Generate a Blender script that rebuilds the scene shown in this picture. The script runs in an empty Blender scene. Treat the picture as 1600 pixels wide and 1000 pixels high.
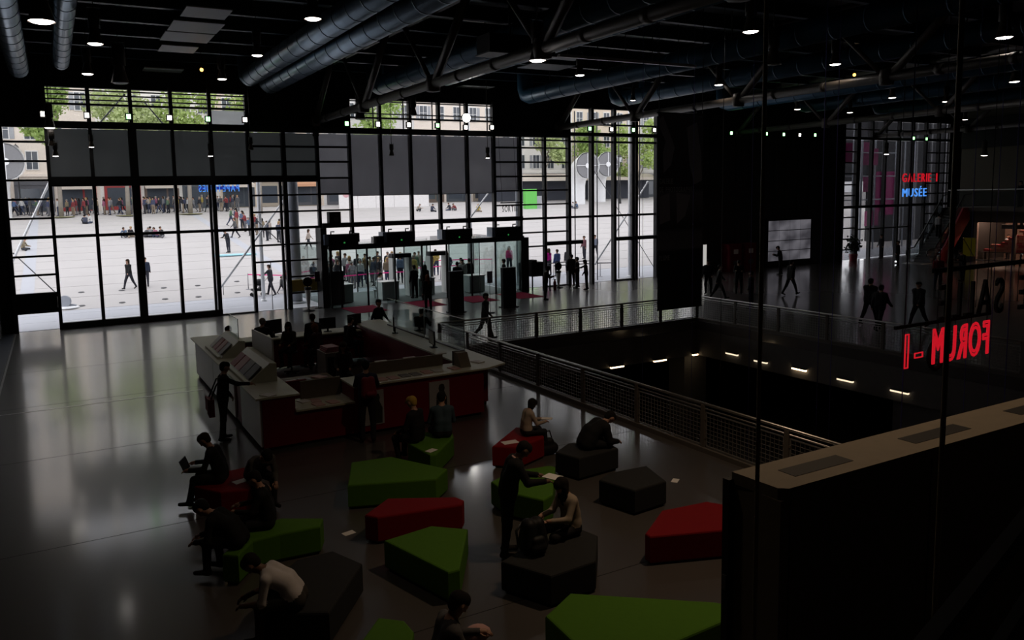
import bpy, math, random
import numpy as np
from mathutils import Vector, Matrix

# ------------------------------------------------------------------ camera
SC = bpy.context.scene
COL = SC.collection
H_EYE = 5.4
YAW, PITCH, ROLL = (math.radians(a) for a in (28.12246897, -6.28409547, -1.22832227))
FPX, PCX, PCY = 1218.03, 737.76, 441.19          # focal length and principal point, 1600x1000 pixels
_f = np.array([math.sin(YAW) * math.cos(PITCH), math.cos(YAW) * math.cos(PITCH), math.sin(PITCH)])
_r = np.array([math.cos(YAW), -math.sin(YAW), 0.0])
_u = np.cross(_r, _f)
_r2 = math.cos(ROLL) * _r + math.sin(ROLL) * _u
_u2 = -math.sin(ROLL) * _r + math.cos(ROLL) * _u
EYE = np.array([0, 0, H_EYE])
cam_data = bpy.data.cameras.new('camera')
cam = bpy.data.objects.new('camera', cam_data)
COL.objects.link(cam)
cam.matrix_world = Matrix(((_r2[0], _u2[0], -_f[0], 0), (_r2[1], _u2[1], -_f[1], 0),
                           (_r2[2], _u2[2], -_f[2], H_EYE), (0, 0, 0, 1)))
cam_data.sensor_width = 36.0
cam_data.lens = FPX / 1600 * 36
cam_data.shift_x = (800 - PCX) / 1600
cam_data.shift_y = -(500 - PCY) / 1600
cam_data.clip_start = 0.05
cam_data.clip_end = 600
SC.camera = cam

# ------------------------------------------------------------------ sky and exposure
world = bpy.data.worlds.new('overcast_sky')
SC.world = world
world.use_nodes = True
wn = world.node_tree
wn.nodes.clear()
w_out = wn.nodes.new('ShaderNodeOutputWorld')
w_bg = wn.nodes.new('ShaderNodeBackground')
w_bg.inputs['Color'].default_value = (0.95, 0.955, 1.0, 1)
w_bg.inputs['Strength'].default_value = 2.1
wn.links.new(w_bg.outputs['Background'], w_out.inputs['Surface'])
SC.view_settings.view_transform = 'Standard'
SC.view_settings.look = 'None'
SC.view_settings.gamma = 1.0
SC.view_settings.use_curve_mapping = False
SC.view_settings.exposure = 0.0
SC.cycles.use_denoising = True
SC.cycles.max_bounces = 8
SC.cycles.diffuse_bounces = 4
SC.cycles.glossy_bounces = 3
SC.cycles.transmission_bounces = 6
SC.cycles.transparent_max_bounces = 24
SC.cycles.caustics_reflective = False
SC.cycles.caustics_refractive = False
SC.cycles.sample_clamp_indirect = 3.0
LAMP_W = 16.0                                     # watts of one hall pendant


# ------------------------------------------------------------------ pixel -> place
def ray(x, y):
    return _f + (x - PCX) / FPX * _r2 - (y - PCY) / FPX * _u2


def Zp(x, y, z=0.0):
    d = ray(x, y)
    return EYE + d * (z - H_EYE) / d[2]


def Yp(x, y, Y):
    d = ray(x, y)
    return EYE + d * Y / d[1]


def Xp(x, y, X):
    d = ray(x, y)
    return EYE + d * X / d[0]


def Dp(x, y, depth):
    return EYE + ray(x, y) * depth


PL0, PLS = 45.0, 0.093                            # the plaza rises away from the building


def plaza_z(Y):
    return max(0.0, (Y - PL0) * PLS)


def Gp(x, y):
    d = ray(x, y)
    p = EYE + d * (-H_EYE / d[2]) if d[2] < -1e-4 else None
    if p is not None and p[1] <= PL0:
        return p
    t = (-PL0 * PLS - H_EYE) / (d[2] - PLS * d[1])
    return EYE + d * t


# ------------------------------------------------------------------ materials
MATS = {}


def mat(name, col, rough=0.6, spec=0.5, metal=0.0, var=0.12, scale=6.0, bump=0.0, coat=0.0):
    if name in MATS:
        return MATS[name]
    m = bpy.data.materials.new(name)
    m.use_nodes = True
    nt = m.node_tree
    b = nt.nodes['Principled BSDF']
    b.inputs['Roughness'].default_value = rough
    b.inputs['Metallic'].default_value = metal
    b.inputs['Specular IOR Level'].default_value = spec
    if coat:
        b.inputs['Coat Weight'].default_value = coat
    tc = nt.nodes.new('ShaderNodeTexCoord')
    nz = nt.nodes.new('ShaderNodeTexNoise')
    nz.inputs['Scale'].default_value = scale
    nz.inputs['Detail'].default_value = 3.0
    nt.links.new(tc.outputs['Object'], nz.inputs['Vector'])
    cr = nt.nodes.new('ShaderNodeMapRange')
    cr.inputs['To Min'].default_value = 1 - var
    cr.inputs['To Max'].default_value = 1 + var
    nt.links.new(nz.outputs['Fac'], cr.inputs['Value'])
    mx = nt.nodes.new('ShaderNodeVectorMath')
    mx.operation = 'SCALE'
    mx.inputs[0].default_value = col[:3]
    nt.links.new(cr.outputs['Result'], mx.inputs['Scale'])
    nt.links.new(mx.outputs['Vector'], b.inputs['Base Color'])
    if bump:
        bp = nt.nodes.new('ShaderNodeBump')
        bp.inputs['Strength'].default_value = bump
        bp.inputs['Distance'].default_value = 0.02
        nt.links.new(nz.outputs['Fac'], bp.inputs['Height'])
        nt.links.new(bp.outputs['Normal'], b.inputs['Normal'])
    MATS[name] = m
    return m


def emit(name, col, strength, base=(0.1, 0.1, 0.1)):
    if name in MATS:
        return MATS[name]
    m = bpy.data.materials.new(name)
    m.use_nodes = True
    b = m.node_tree.nodes['Principled BSDF']
    b.inputs['Base Color'].default_value = (*base, 1)
    b.inputs['Emission Color'].default_value = (*col, 1)
    b.inputs['Emission Strength'].default_value = strength
    b.inputs['Roughness'].default_value = 0.5
    MATS[name] = m
    return m


def glass(name, tint=(0.95, 0.95, 0.955), gloss=0.05, rough=0.02):
    if name in MATS:
        return MATS[name]
    m = bpy.data.materials.new(name)
    m.use_nodes = True
    nt = m.node_tree
    nt.nodes.clear()
    out = nt.nodes.new('ShaderNodeOutputMaterial')
    tr = nt.nodes.new('ShaderNodeBsdfTransparent')
    tr.inputs['Color'].default_value = (*tint, 1)
    gl = nt.nodes.new('ShaderNodeBsdfGlossy')
    gl.inputs['Roughness'].default_value = rough
    lw = nt.nodes.new('ShaderNodeLayerWeight')
    lw.inputs['Blend'].default_value = gloss * 4
    mr = nt.nodes.new('ShaderNodeMath')
    mr.operation = 'MULTIPLY'
    mr.inputs[1].default_value = 0.5
    mix = nt.nodes.new('ShaderNodeMixShader')
    nt.links.new(lw.outputs['Fresnel'], mr.inputs[0])
    nt.links.new(mr.outputs['Value'], mix.inputs['Fac'])
    nt.links.new(tr.outputs['BSDF'], mix.inputs[1])
    nt.links.new(gl.outputs['BSDF'], mix.inputs[2])
    nt.links.new(mix.outputs['Shader'], out.inputs['Surface'])
    MATS[name] = m
    return m


def cloth_translucent(name, col, trans):
    if name in MATS:
        return MATS[name]
    m = bpy.data.materials.new(name)
    m.use_nodes = True
    nt = m.node_tree
    nt.nodes.clear()
    out = nt.nodes.new('ShaderNodeOutputMaterial')
    tc = nt.nodes.new('ShaderNodeTexCoord')
    wv = nt.nodes.new('ShaderNodeTexNoise')
    wv.inputs['Scale'].default_value = 2.0
    nt.links.new(tc.outputs['Object'], wv.inputs['Vector'])
    sc = nt.nodes.new('ShaderNodeVectorMath')
    sc.operation = 'SCALE'
    sc.inputs[0].default_value = trans
    mr = nt.nodes.new('ShaderNodeMapRange')
    mr.inputs['To Min'].default_value = 0.85
    mr.inputs['To Max'].default_value = 1.15
    nt.links.new(wv.outputs['Fac'], mr.inputs['Value'])
    nt.links.new(mr.outputs['Result'], sc.inputs['Scale'])
    d = nt.nodes.new('ShaderNodeBsdfDiffuse')
    d.inputs['Color'].default_value = (*col, 1)
    t = nt.nodes.new('ShaderNodeBsdfTranslucent')
    nt.links.new(sc.outputs['Vector'], t.inputs['Color'])
    a = nt.nodes.new('ShaderNodeAddShader')
    nt.links.new(d.outputs['BSDF'], a.inputs[0])
    nt.links.new(t.outputs['BSDF'], a.inputs[1])
    nt.links.new(a.outputs['Shader'], out.inputs['Surface'])
    MATS[name] = m
    return m


# ------------------------------------------------------------------ mesh building
class MB:
    def __init__(s):
        s.v, s.f, s.sm, s.mi = [], [], [], []

    def add(s, vs, fs, smooth=False, mi=0):
        o = len(s.v)
        s.v += [tuple(float(c) for c in p) for p in vs]
        s.f += [tuple(i + o for i in f) for f in fs]
        s.sm += [smooth] * len(fs)
        s.mi += [mi] * len(fs)
        return s

    def box(s, x0, x1, y0, y1, z0, z1, mi=0):
        vs = [(x, y, z) for z in (z0, z1) for y in (y0, y1) for x in (x0, x1)]
        return s.add(vs, [(0, 2, 3, 1), (4, 5, 7, 6), (0, 1, 5, 4), (2, 6, 7, 3), (0, 4, 6, 2), (1, 3, 7, 5)], mi=mi)

    def bar(s, p0, p1, w, h=None, up=(0, 0, 1), mi=0):
        """a square bar from p0 to p1"""
        h = h or w
        p0, p1 = Vector(p0), Vector(p1)
        d = (p1 - p0).normalized()
        a = d.cross(Vector(up))
        if a.length < 1e-3:
            a = d.cross(Vector((1, 0, 0)))
        a.normalize()
        b = a.cross(d).normalized()
        vs = [p + a * (w / 2 * i) + b * (h / 2 * j) for p in (p0, p1) for i, j in ((-1, -1), (1, -1), (1, 1), (-1, 1))]
        return s.add(vs, [(3, 2, 1, 0), (4, 5, 6, 7), (0, 1, 5, 4), (1, 2, 6, 5), (2, 3, 7, 6), (3, 0, 4, 7)], mi=mi)

    def tube(s, pts, r, n=8, cap=True, mi=0, smooth=True):
        pts = [Vector(p) for p in pts]
        rs = r if isinstance(r, (list, tuple)) else [r] * len(pts)
        rings = []
        ref = None
        for i, p in enumerate(pts):
            d = (pts[min(i + 1, len(pts) - 1)] - pts[max(i - 1, 0)]).normalized()
            if ref is None:
                ref = Vector((0, 0, 1)) if abs(d.z) < 0.9 else Vector((1, 0, 0))
            a = d.cross(ref).normalized()
            b = d.cross(a).normalized()
            ref = a.cross(d).normalized() * 1.0
            rings.append([p + (a * math.cos(2 * math.pi * k / n) + b * math.sin(2 * math.pi * k / n)) * rs[i] for k in range(n)])
        vs = [q for ring in rings for q in ring]
        fs = [(i * n + k, i * n + (k + 1) % n, (i + 1) * n + (k + 1) % n, (i + 1) * n + k) for i in range(len(pts) - 1) for k in range(n)]
        s.add(vs, fs, smooth, mi)
        if cap:
            o = len(s.v) - len(vs)
            s.f += [tuple(o + k for k in range(n))[::-1], tuple(o + (len(pts) - 1) * n + k for k in range(n))]
            s.sm += [False, False]
            s.mi += [mi, mi]
        return s

    def prism(s, poly, z0, z1, mi=0):
        n = len(poly)
        area = sum(poly[i][0] * poly[(i + 1) % n][1] - poly[(i + 1) % n][0] * poly[i][1] for i in range(n))
        if area < 0:
            poly = poly[::-1]
        vs = [(p[0], p[1], z0) for p in poly] + [(p[0], p[1], z1) for p in poly]
        fs = [tuple(range(n))[::-1], tuple(range(n, 2 * n))] + [(i, (i + 1) % n, n + (i + 1) % n, n + i) for i in range(n)]
        return s.add(vs, fs, mi=mi)

    def prism_axis(s, poly, a0, a1, axis='x', mi=0):
        """poly in the two other axes (yz for x, xz for y), extruded along axis"""
        n = len(poly)
        P = (lambda p, a: (a, p[0], p[1])) if axis == 'x' else (lambda p, a: (p[0], a, p[1]))
        vs = [P(p, a0) for p in poly] + [P(p, a1) for p in poly]
        fs = [tuple(range(n)), tuple(range(n, 2 * n))[::-1]] + [(i, n + i, n + (i + 1) % n, (i + 1) % n) for i in range(n)]
        return s.add(vs, fs, mi=mi)

    def lathe(s, prof, c=(0, 0, 0), n=16, smooth=True, mi=0, sx=1, sy=1):
        """prof: list of (radius, z)"""
        vs = [(c[0] + r * sx * math.cos(2 * math.pi * k / n), c[1] + r * sy * math.sin(2 * math.pi * k / n), c[2] + z) for r, z in prof for k in range(n)]
        fs = [(i * n + k, i * n + (k + 1) % n, (i + 1) * n + (k + 1) % n, (i + 1) * n + k) for i in range(len(prof) - 1) for k in range(n)]
        return s.add(vs, fs, smooth, mi)

    def ball(s, c, r, n=10, m=6, sx=1, sy=1, sz=1, mi=0):
        prof = [(max(1e-4, r * math.sin(math.pi * i / m)), -r * sz * math.cos(math.pi * i / m)) for i in range(m + 1)]
        return s.lathe(prof, c, n, True, mi, sx, sy)

    def mesh(s, name, off=(0, 0, 0)):
        me = bpy.data.meshes.new(name)
        if off[0] or off[1] or off[2]:
            vs = [(x - off[0], y - off[1], z - off[2]) for x, y, z in s.v]
        else:
            vs = s.v
        me.from_pydata(vs, [], s.f)
        me.polygons.foreach_set('use_smooth', s.sm)
        me.polygons.foreach_set('material_index', s.mi)
        me.update()
        return me


WL = {}                                           # world position of each root


def wl(o):
    return WL.get(o.name, (0, 0, 0)) if o else (0, 0, 0)


def tag(o, label=None, cat=None, group=None, kind=None):
    if label:
        o['label'] = label
    if cat:
        o['category'] = cat
    if group:
        o['group'] = group
    if kind:
        o['kind'] = kind
    return o


def root(name, loc=(0, 0, 0), label=None, cat=None, group=None, kind=None, rz=0.0):
    o = bpy.data.objects.new(name, None)
    o.empty_display_size = 0.1
    COL.objects.link(o)
    o.location = loc
    o.rotation_euler = (0, 0, rz)
    WL[o.name] = tuple(float(c) for c in loc)
    return tag(o, label, cat, group, kind)


def part(name, mb, m, parent=None, **kw):
    """mesh given in world coordinates, parented to an unrotated root"""
    off = wl(parent)
    me = mb.mesh(name, off)
    for q in (m if isinstance(m, (list, tuple)) else [m]):
        me.materials.append(q)
    o = bpy.data.objects.new(name, me)
    COL.objects.link(o)
    if parent:
        o.parent = parent
        WL[o.name] = off
    return tag(o, **kw)


def solo(name, mb, m, base, **kw):
    """a thing of one mesh with its origin at its base"""
    me = mb.mesh(name, base)
    for q in (m if isinstance(m, (list, tuple)) else [m]):
        me.materials.append(q)
    o = bpy.data.objects.new(name, me)
    COL.objects.link(o)
    o.location = base
    WL[o.name] = tuple(float(c) for c in base)
    return tag(o, **kw)


def inst(name, me, parent, pos, rz=0.0, scale=None):
    o = bpy.data.objects.new(name, me)
    COL.objects.link(o)
    off = wl(parent)
    o.location = (pos[0] - off[0], pos[1] - off[1], pos[2] - off[2])
    o.rotation_euler = (0, 0, rz)
    if scale:
        o.scale = scale
    if parent:
        o.parent = parent
    return o


def shared(name, mb, m):
    me = mb.mesh(name)
    for q in (m if isinstance(m, (list, tuple)) else [m]):
        me.materials.append(q)
    return me


def text_mesh(s, size, extrude=0.01, outline=0.0, spacing=1.0):
    c = bpy.data.curves.new('lettering', 'FONT')
    c.body = s
    c.size = size
    c.space_character = spacing
    if outline:
        c.fill_mode = 'NONE'
        c.bevel_depth = outline
        c.bevel_resolution = 1
        c.resolution_u = 4
    else:
        c.extrude = extrude
        c.resolution_u = 4
    o = bpy.data.objects.new('lettering', c)
    COL.objects.link(o)
    dg = bpy.context.evaluated_depsgraph_get()
    dg.update()
    me = bpy.data.meshes.new_from_object(o.evaluated_get(dg))
    bpy.data.objects.remove(o)
    bpy.data.curves.remove(c)
    return me


random.seed(7)
# ------------------------------------------------------------------ materials of the hall
def floor_mat():
    m = mat('polished_floor', (0.080, 0.072, 0.068), 0.3, 0.5, var=0.08, scale=0.7)
    nt = m.node_tree
    b = nt.nodes['Principled BSDF']
    tc = nt.nodes['Texture Coordinate']
    n2 = nt.nodes.new('ShaderNodeTexNoise')
    n2.inputs['Scale'].default_value = 0.35
    n2.inputs['Detail'].default_value = 5
    nt.links.new(tc.outputs['Object'], n2.inputs['Vector'])
    mr = nt.nodes.new('ShaderNodeMapRange')
    mr.inputs['To Min'].default_value = 0.30
    mr.inputs['To Max'].default_value = 0.38
    b.inputs['IOR'].default_value = 1.45
    b.inputs['Coat Weight'].default_value = 1.0
    b.inputs['Coat Roughness'].default_value = 0.12
    b.inputs['Coat IOR'].default_value = 1.5
    nt.links.new(n2.outputs['Fac'], mr.inputs['Value'])
    nt.links.new(mr.outputs['Result'], b.inputs['Roughness'])
    return m


M_FLOOR = floor_mat()
M_DARK = mat('dark_wall_paint', (0.018, 0.017, 0.017), 0.7, 0.3)
M_DARK2 = mat('dark_wall_panel', (0.026, 0.025, 0.025), 0.6, 0.3)
M_FRAME = mat('black_steel_frame', (0.016, 0.016, 0.017), 0.45, 0.4)
M_FRAME2 = mat('grey_steel_frame', (0.09, 0.09, 0.095), 0.4, 0.5)
M_PANE = glass('window_glass')
M_PANE2 = glass('clear_partition_glass', (0.90, 0.95, 0.95), 0.06)
M_PANE_G = glass('greenish_vestibule_glass', (0.78, 0.83, 0.82), 0.06)
M_BLIND = cloth_translucent('grey_blind_fabric', (0.10, 0.10, 0.105), (0.125, 0.13, 0.13))
M_DECK = mat('dark_blue_ceiling_deck', (0.020, 0.032, 0.048), 0.55, 0.4)
M_BEAM = mat('dark_blue_ceiling_beam', (0.05, 0.08, 0.11), 0.4, 0.5)
M_DUCT = mat('galvanised_duct_steel', (0.24, 0.32, 0.40), 0.3, 0.5, metal=0.9, var=0.25, scale=2.0)
M_DUCTB = mat('blue_painted_duct', (0.035, 0.11, 0.19), 0.38, 0.5, metal=0.2, var=0.2, scale=2.0)
M_TRUSS = mat('grey_truss_steel', (0.115, 0.105, 0.095), 0.42, 0.5, metal=0.3)
M_CPANEL = mat('pale_ceiling_panel', (0.62, 0.66, 0.70), 0.5, 0.4, var=0.06)
M_METAL = mat('brushed_rail_steel', (0.42, 0.41, 0.40), 0.3, 0.5, metal=0.9)
M_POST = mat('painted_rail_post', (0.12, 0.105, 0.09), 0.5, 0.4)
M_CONC = mat('grey_concrete', (0.14, 0.135, 0.13), 0.8, 0.3)
M_BLACK = mat('matt_black', (0.010, 0.010, 0.011), 0.6, 0.3)
M_WHITE = mat('white_laminate', (0.72, 0.72, 0.70), 0.4, 0.5, var=0.04)
M_CREAM = mat('cream_laminate', (0.62, 0.62, 0.50), 0.45, 0.5, var=0.05)
M_GREYBOX = mat('warm_grey_partition', (0.20, 0.17, 0.13), 0.65, 0.3)
M_PAPER = mat('white_paper', (0.8, 0.78, 0.76), 0.7, 0.3, var=0.04)
M_RED = mat('deep_red_panel', (0.20, 0.004, 0.018), 0.5, 0.4)

YF = 38.4
KX = 1.69                                         # spacing of the mullions
X0, X1, YB = -2.2, 67.0, -12.0                    # the hall
VX0, VX1, VY0, VY1 = 11.85, 23.6, 5.2, 24.15      # the opening to the level below

# ------------------------------------------------------------------ floor
fl = MB()
for (a, b, c, d) in ((X0, X1, VY1, YF), (X0, VX0, YB, VY1), (VX1, X1, YB, VY1), (VX0, VX1, YB, VY0)):
    fl.add([(a, c, 0), (b, c, 0), (b, d, 0), (a, d, 0)], [(0, 1, 2, 3)])
    fl.add([(a, c, -.35), (b, c, -.35), (b, d, -.35), (a, d, -.35)], [(3, 2, 1, 0)])
for (a, c, b, d) in ((VX0, VY0, VX0, VY1), (VX0, VY1, VX1, VY1), (VX1, VY1, VX1, VY0), (VX1, VY0, VX0, VY0)):
    fl.add([(a, c, 0), (b, d, 0), (b, d, -.35), (a, c, -.35)], [(0, 1, 2, 3)])
FLOOR = part('floor', fl, M_FLOOR, kind='structure')
p, q = Zp(0, 648), Zp(340, 607)
yj = (p[1] + q[1]) / 2
part('floor_joint', MB().box(X0 + .02, 3.5, yj - .035, yj + .035, 0.0, 0.004), M_METAL, FLOOR, label='bright metal joint strip')
xj = (Zp(0, 605)[0] + Zp(24, 530)[0]) / 2
part('floor_joint', MB().box(xj - .03, xj + .03, -6, YF - .3, 0.0, 0.004), M_METAL, FLOOR, label='thin metal joint strip')
for i in range(5):                                # fine saw cuts in the floor
    yy = 8.5 + i * 5.1
    part('floor_joint', MB().box(X0 + .02, 11.4, yy - .006, yy + .006, 0.0, 0.0015), M_BLACK, FLOOR)
part('trim_1', MB().box(X0, xj - .05, -6, YF - .3, 0.0, 0.012), mat('bluish_floor_edge', (0.07, 0.08, 0.10), 0.35), kind='structure')

# ------------------------------------------------------------------ level below
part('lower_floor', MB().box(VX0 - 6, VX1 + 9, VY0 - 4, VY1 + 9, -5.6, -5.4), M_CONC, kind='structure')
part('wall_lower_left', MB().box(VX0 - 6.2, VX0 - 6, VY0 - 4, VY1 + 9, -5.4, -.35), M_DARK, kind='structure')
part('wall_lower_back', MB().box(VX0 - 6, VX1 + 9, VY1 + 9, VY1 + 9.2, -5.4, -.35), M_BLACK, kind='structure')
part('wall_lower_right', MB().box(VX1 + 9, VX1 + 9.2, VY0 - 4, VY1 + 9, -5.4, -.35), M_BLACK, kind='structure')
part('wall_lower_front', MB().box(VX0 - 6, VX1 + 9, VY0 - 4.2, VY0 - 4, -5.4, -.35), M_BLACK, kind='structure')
part('trim_2', MB().box(VX0 - .06, VX1 + .06, VY1, VY1 + .3, -1.45, -.36), M_CONC, kind='structure')
part('trim_3', MB().box(VX1, VX1 + .3, VY0, VY1, -1.45, -.36), M_CONC, kind='structure')
part('trim_4', MB().box(VX0 - .3, VX0, VY0, VY1, -1.45, -.36), M_CONC, kind='structure')
part('lower_ceiling', MB().box(VX0 - 6, VX1 + 9, VY1 + .3, VY1 + 9, -1.5, -1.46), M_CONC, kind='structure')
part('lower_ceiling', MB().box(VX1 + .3, VX1 + 9, VY0 - 4, VY1 + .3, -1.5, -1.46), M_CONC, kind='structure')
M_STRIP = emit('warm_strip_light', (1.0, 0.72, 0.42), 5.0)
M_STRIP2 = emit('dim_strip_light', (1.0, 0.80, 0.55), 1.2)
strip_specs = []
for (x, y, lab, m) in ((963, 573, 'brightest warm strip light left under the far edge of the opening', M_STRIP),
                       (1030, 563, 'warm strip light in the middle under the far edge of the opening', M_STRIP),
                       (1090, 553, 'warm strip light nearest the corner under the far edge of the opening', M_STRIP)):
    p = Yp(x, y, VY1)
    strip_specs.append(((p[0] - .32, p[0] + .32, VY1 - .09, VY1 - .01, p[2] - .03, p[2] + .03), lab, m))
for (x, y, lab, m) in ((1145, 553, 'faint strip light nearest the corner on the right side of the opening', M_STRIP2),
                       (1190, 565, 'second faint strip light on the right side of the opening', M_STRIP2),
                       (1250, 577, 'bright warm strip light on the right side of the opening', M_STRIP),
                       (1322, 594, 'faint strip light right of the bright one in the opening', M_STRIP2),
                       (1407, 612, 'strip light above the pillar in the opening', M_STRIP2)):
    p = Xp(x, y, VX1)
    strip_specs.append(((VX1 - .09, VX1 - .01, p[1] - .3, p[1] + .3, p[2] - .03, p[2] + .03), lab, m))
for bx, lab, m in strip_specs:
    r = root('strip_light', ((bx[0] + bx[1]) / 2, (bx[2] + bx[3]) / 2, bx[4]), lab, 'light', 'strip lights around the floor opening')
    part('tube', MB().box(*bx), m, r)
    part('housing', MB().box(bx[0] - .02, bx[1] + .02, bx[2] - .01, bx[3] + .01, bx[5], bx[5] + .05), M_FRAME2, r)
for nm, (x0, x1, y0, y1), lab in (('pillar', (VX1 - .35, VX1 + .9, VY1 + .35, VY1 + 1.3), 'pale concrete pillar in the far corner of the level below'),
                                  ('pillar', (VX1 + .35, VX1 + 1.3, 13.6, 15.6), 'pale concrete pillar on the right side of the level below')):
    solo(nm, MB().box(x0, x1, y0, y1, -5.4, -1.5).box(x0 - .05, x1 + .05, y0 - .05, y1 + .05, -5.4, -5.2), M_CONC,
         ((x0 + x1) / 2, (y0 + y1) / 2, -5.4), label=lab, cat='pillar')

# ------------------------------------------------------------------ walls and ceiling
part('wall_left', MB().box(X0 - .3, X0, YB, YF + .3, 0, 12.6), M_DARK, kind='structure')
part('wall_back', MB().box(X0, X1, YB - .3, YB, 0, 12.6), M_DARK, kind='structure')
part('wall_right', MB().box(X1, X1 + .3, YB, YF + .3, 0, 12.6), M_DARK, kind='structure')
CEIL = part('ceiling', MB().box(X0 - .3, X1 + .3, YB - .3, YF + .6, 12.6, 12.8), M_DECK, kind='structure')
for i in range(15):                               # secondary beams along the facade direction
    yy = 3.0 + i * 2.45
    b = MB()
    b.box(X0, X1, yy - .11, yy + .11, 11.62, 11.65).box(X0, X1, yy - .015, yy + .015, 11.65, 12.1).box(X0, X1, yy - .11, yy + .11, 12.1, 12.13)
    part('beam', b, M_BEAM, CEIL)

# ------------------------------------------------------------------ the glass front
UPANE = shared('pane', MB().box(-.5, .5, -.006, .006, -.5, .5), M_PANE)
UPANED = shared('pane', MB().box(-.5, .5, -.006, .006, -.5, .5), glass('darkened_window_glass', (.55, .55, .56), .05))  # tint added to dim the view through the second glass front
UBAR = shared('rung', MB().box(-.5, .5, -.5, .5, -.5, .5), M_FRAME)
UBARG = shared('rung', MB().box(-.5, .5, -.5, .5, -.5, .5), M_FRAME2)
UBLIND2 = shared('blind', MB().box(-.5, .5, -.004, .004, -.5, .5), cloth_translucent('lighter_blind_fabric', (.2, .2, .205), (.24, .24, .25)))
UBLIND = shared('blind', MB().box(-.5, .5, -.004, .004, -.5, .5), M_BLIND)


def kx(k):
    return KX * k + 0.02


def win(n, k):
    return root('window_%d' % n, (kx(k), YF, 0), kind='structure')


def hbar(name, w, x0, x1, z0, z1, y0=YF - .16, y1=YF + .02, me=None):
    return inst(name, me or UBAR, w, ((x0 + x1) / 2, (y0 + y1) / 2, (z0 + z1) / 2), scale=(x1 - x0, y1 - y0, z1 - z0))


def vbar(w, x, z0, z1, wd=.14, dp=.26, me=None, name='mullion'):
    return inst(name, me or UBAR, w, (x, YF - dp / 2 + .03, (z0 + z1) / 2), scale=(wd, dp, z1 - z0))


def pane(w, x0, x1, z0, z1, y=YF + .04, me=None):
    return inst('pane', me or UPANE, w, ((x0 + x1) / 2, y, (z0 + z1) / 2), scale=(x1 - x0, 1, z1 - z0))


def blind(w, x0, x1, z0, z1):
    b = inst('blind', UBLIND2 if x0 > 11.5 else UBLIND, w, ((x0 + x1) / 2, YF + .015, (z0 + z1) / 2), scale=(x1 - x0, 1, z1 - z0))
    hbar('blind_rail', w, x0, x1, z0 - .03, z0, YF - .0, YF + .03, UBARG)
    return b


RUNGS = [0.0, .82, 1.62, 2.43, 3.24, 4.05, 4.86, 5.67, 6.48, 7.29, 8.10, 8.72]


def bay(w, k, levels, blinds=(), thick=.085, wide=.07):
    """one bay between mullion k and k+1: a rung at each inner level and a pane between levels"""
    a, b = kx(k) + wide, kx(k + 1) - .07
    for i, z in enumerate(levels):
        if 0 < i < len(levels) - 1:
            t = .13 if abs(z - 4.05) < .02 else thick
            hbar('rung', w, a, b, z - t / 2, z + t / 2)
        if i:
            pane(w, a, b, levels[i - 1] + .03, z - .03)
    for z0, z1 in blinds:
        blind(w, a, b, z0, z1)


# bay by the left wall
w = win(1, -1)
bay(w, -1, RUNGS)
vbar(w, kx(-1), 0, 9.0, .16)
part('kick_panel', MB().box(kx(-1) + .07, kx(0) - .07, YF - .12, YF - .02, .84, 1.60), M_BLACK, w)
# tall doors
w = win(2, 0)
for k in range(5):
    bay(w, k, [.30, 4.05, 6.22], [(6.62, 8.68)])
    vbar(w, kx(k), 0, 8.7, {2: .34, 4: .17}.get(k, .14))
vbar(w, kx(4) - .17, 0, 6.2, .12, .1, UBARG)
hbar('door_sill', w, kx(0), kx(4) + .1, 0.0, .28, YF - .2)
hbar('door_sill', w, kx(4) + .1, kx(5), 0.0, .06, YF - .2)
hbar('transom', w, kx(0), kx(5), 6.2, 6.62, YF - .3)
pane(w, kx(4) + .1, kx(5) - .07, .07, .28)
for k in range(5):                                # door pulls
    if k in (0, 4):
        xx = kx(k) - .07 + (0.22 if k == 4 else 0)
        part('door_handle', MB().tube([(xx, YF - .22, 1.0), (xx, YF - .32, 1.0), (xx, YF - .32, 1.45), (xx, YF - .22, 1.45)], .015, 6), M_METAL, w)
# ladder bays before the entrance
w = win(3, 5)
bay(w, 5, [0.05, 2.43, 3.24, 4.05, 4.86, 5.67, 6.3], [(6.62, 8.68)])
bay(w, 6, [0.05, .80, 1.62, 2.43, 3.24, 4.05, 4.86, 5.67, 6.3], [(6.62, 8.68)])
bay(w, 7, [4.05, 4.86, 5.67, 6.48], [(5.67, 8.68)])
for k in (5, 6, 7):
    for z in (7.29, 8.02):
        hbar('rung', w, kx(k), kx(k + 1), z - .05, z + .05, YF - .16, YF - .02)
    vbar(w, kx(k), 0, 9.0, {6: .2}.get(k, .15))
hbar('rung', w, kx(7), kx(8), 6.43, 6.53, YF - .16, YF - .02)
vbar(w, kx(6) - .22, 0, 6.3, .13, .12, UBARG)
hbar('transom', w, kx(5), kx(7), 6.3, 6.60, YF - .28)
part('bench_panel', MB().box(kx(6) + .1, kx(7) - .08, YF + .1, YF + .14, .84, 1.42), mat('yellow_panel', (.75, .55, .10), .5), w)
part('door_split', MB().box(kx(5) + .82, kx(5) + .85, YF, YF + .03, .05, 2.4), M_FRAME2, w)
# bays with long blinds over the entrance
w = win(4, 8)
for k in range(8, 13):
    bay(w, k, [4.10, 8.68], [(5.58, 8.68)])
    vbar(w, kx(k), 3.1, 9.0, .15)
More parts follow.
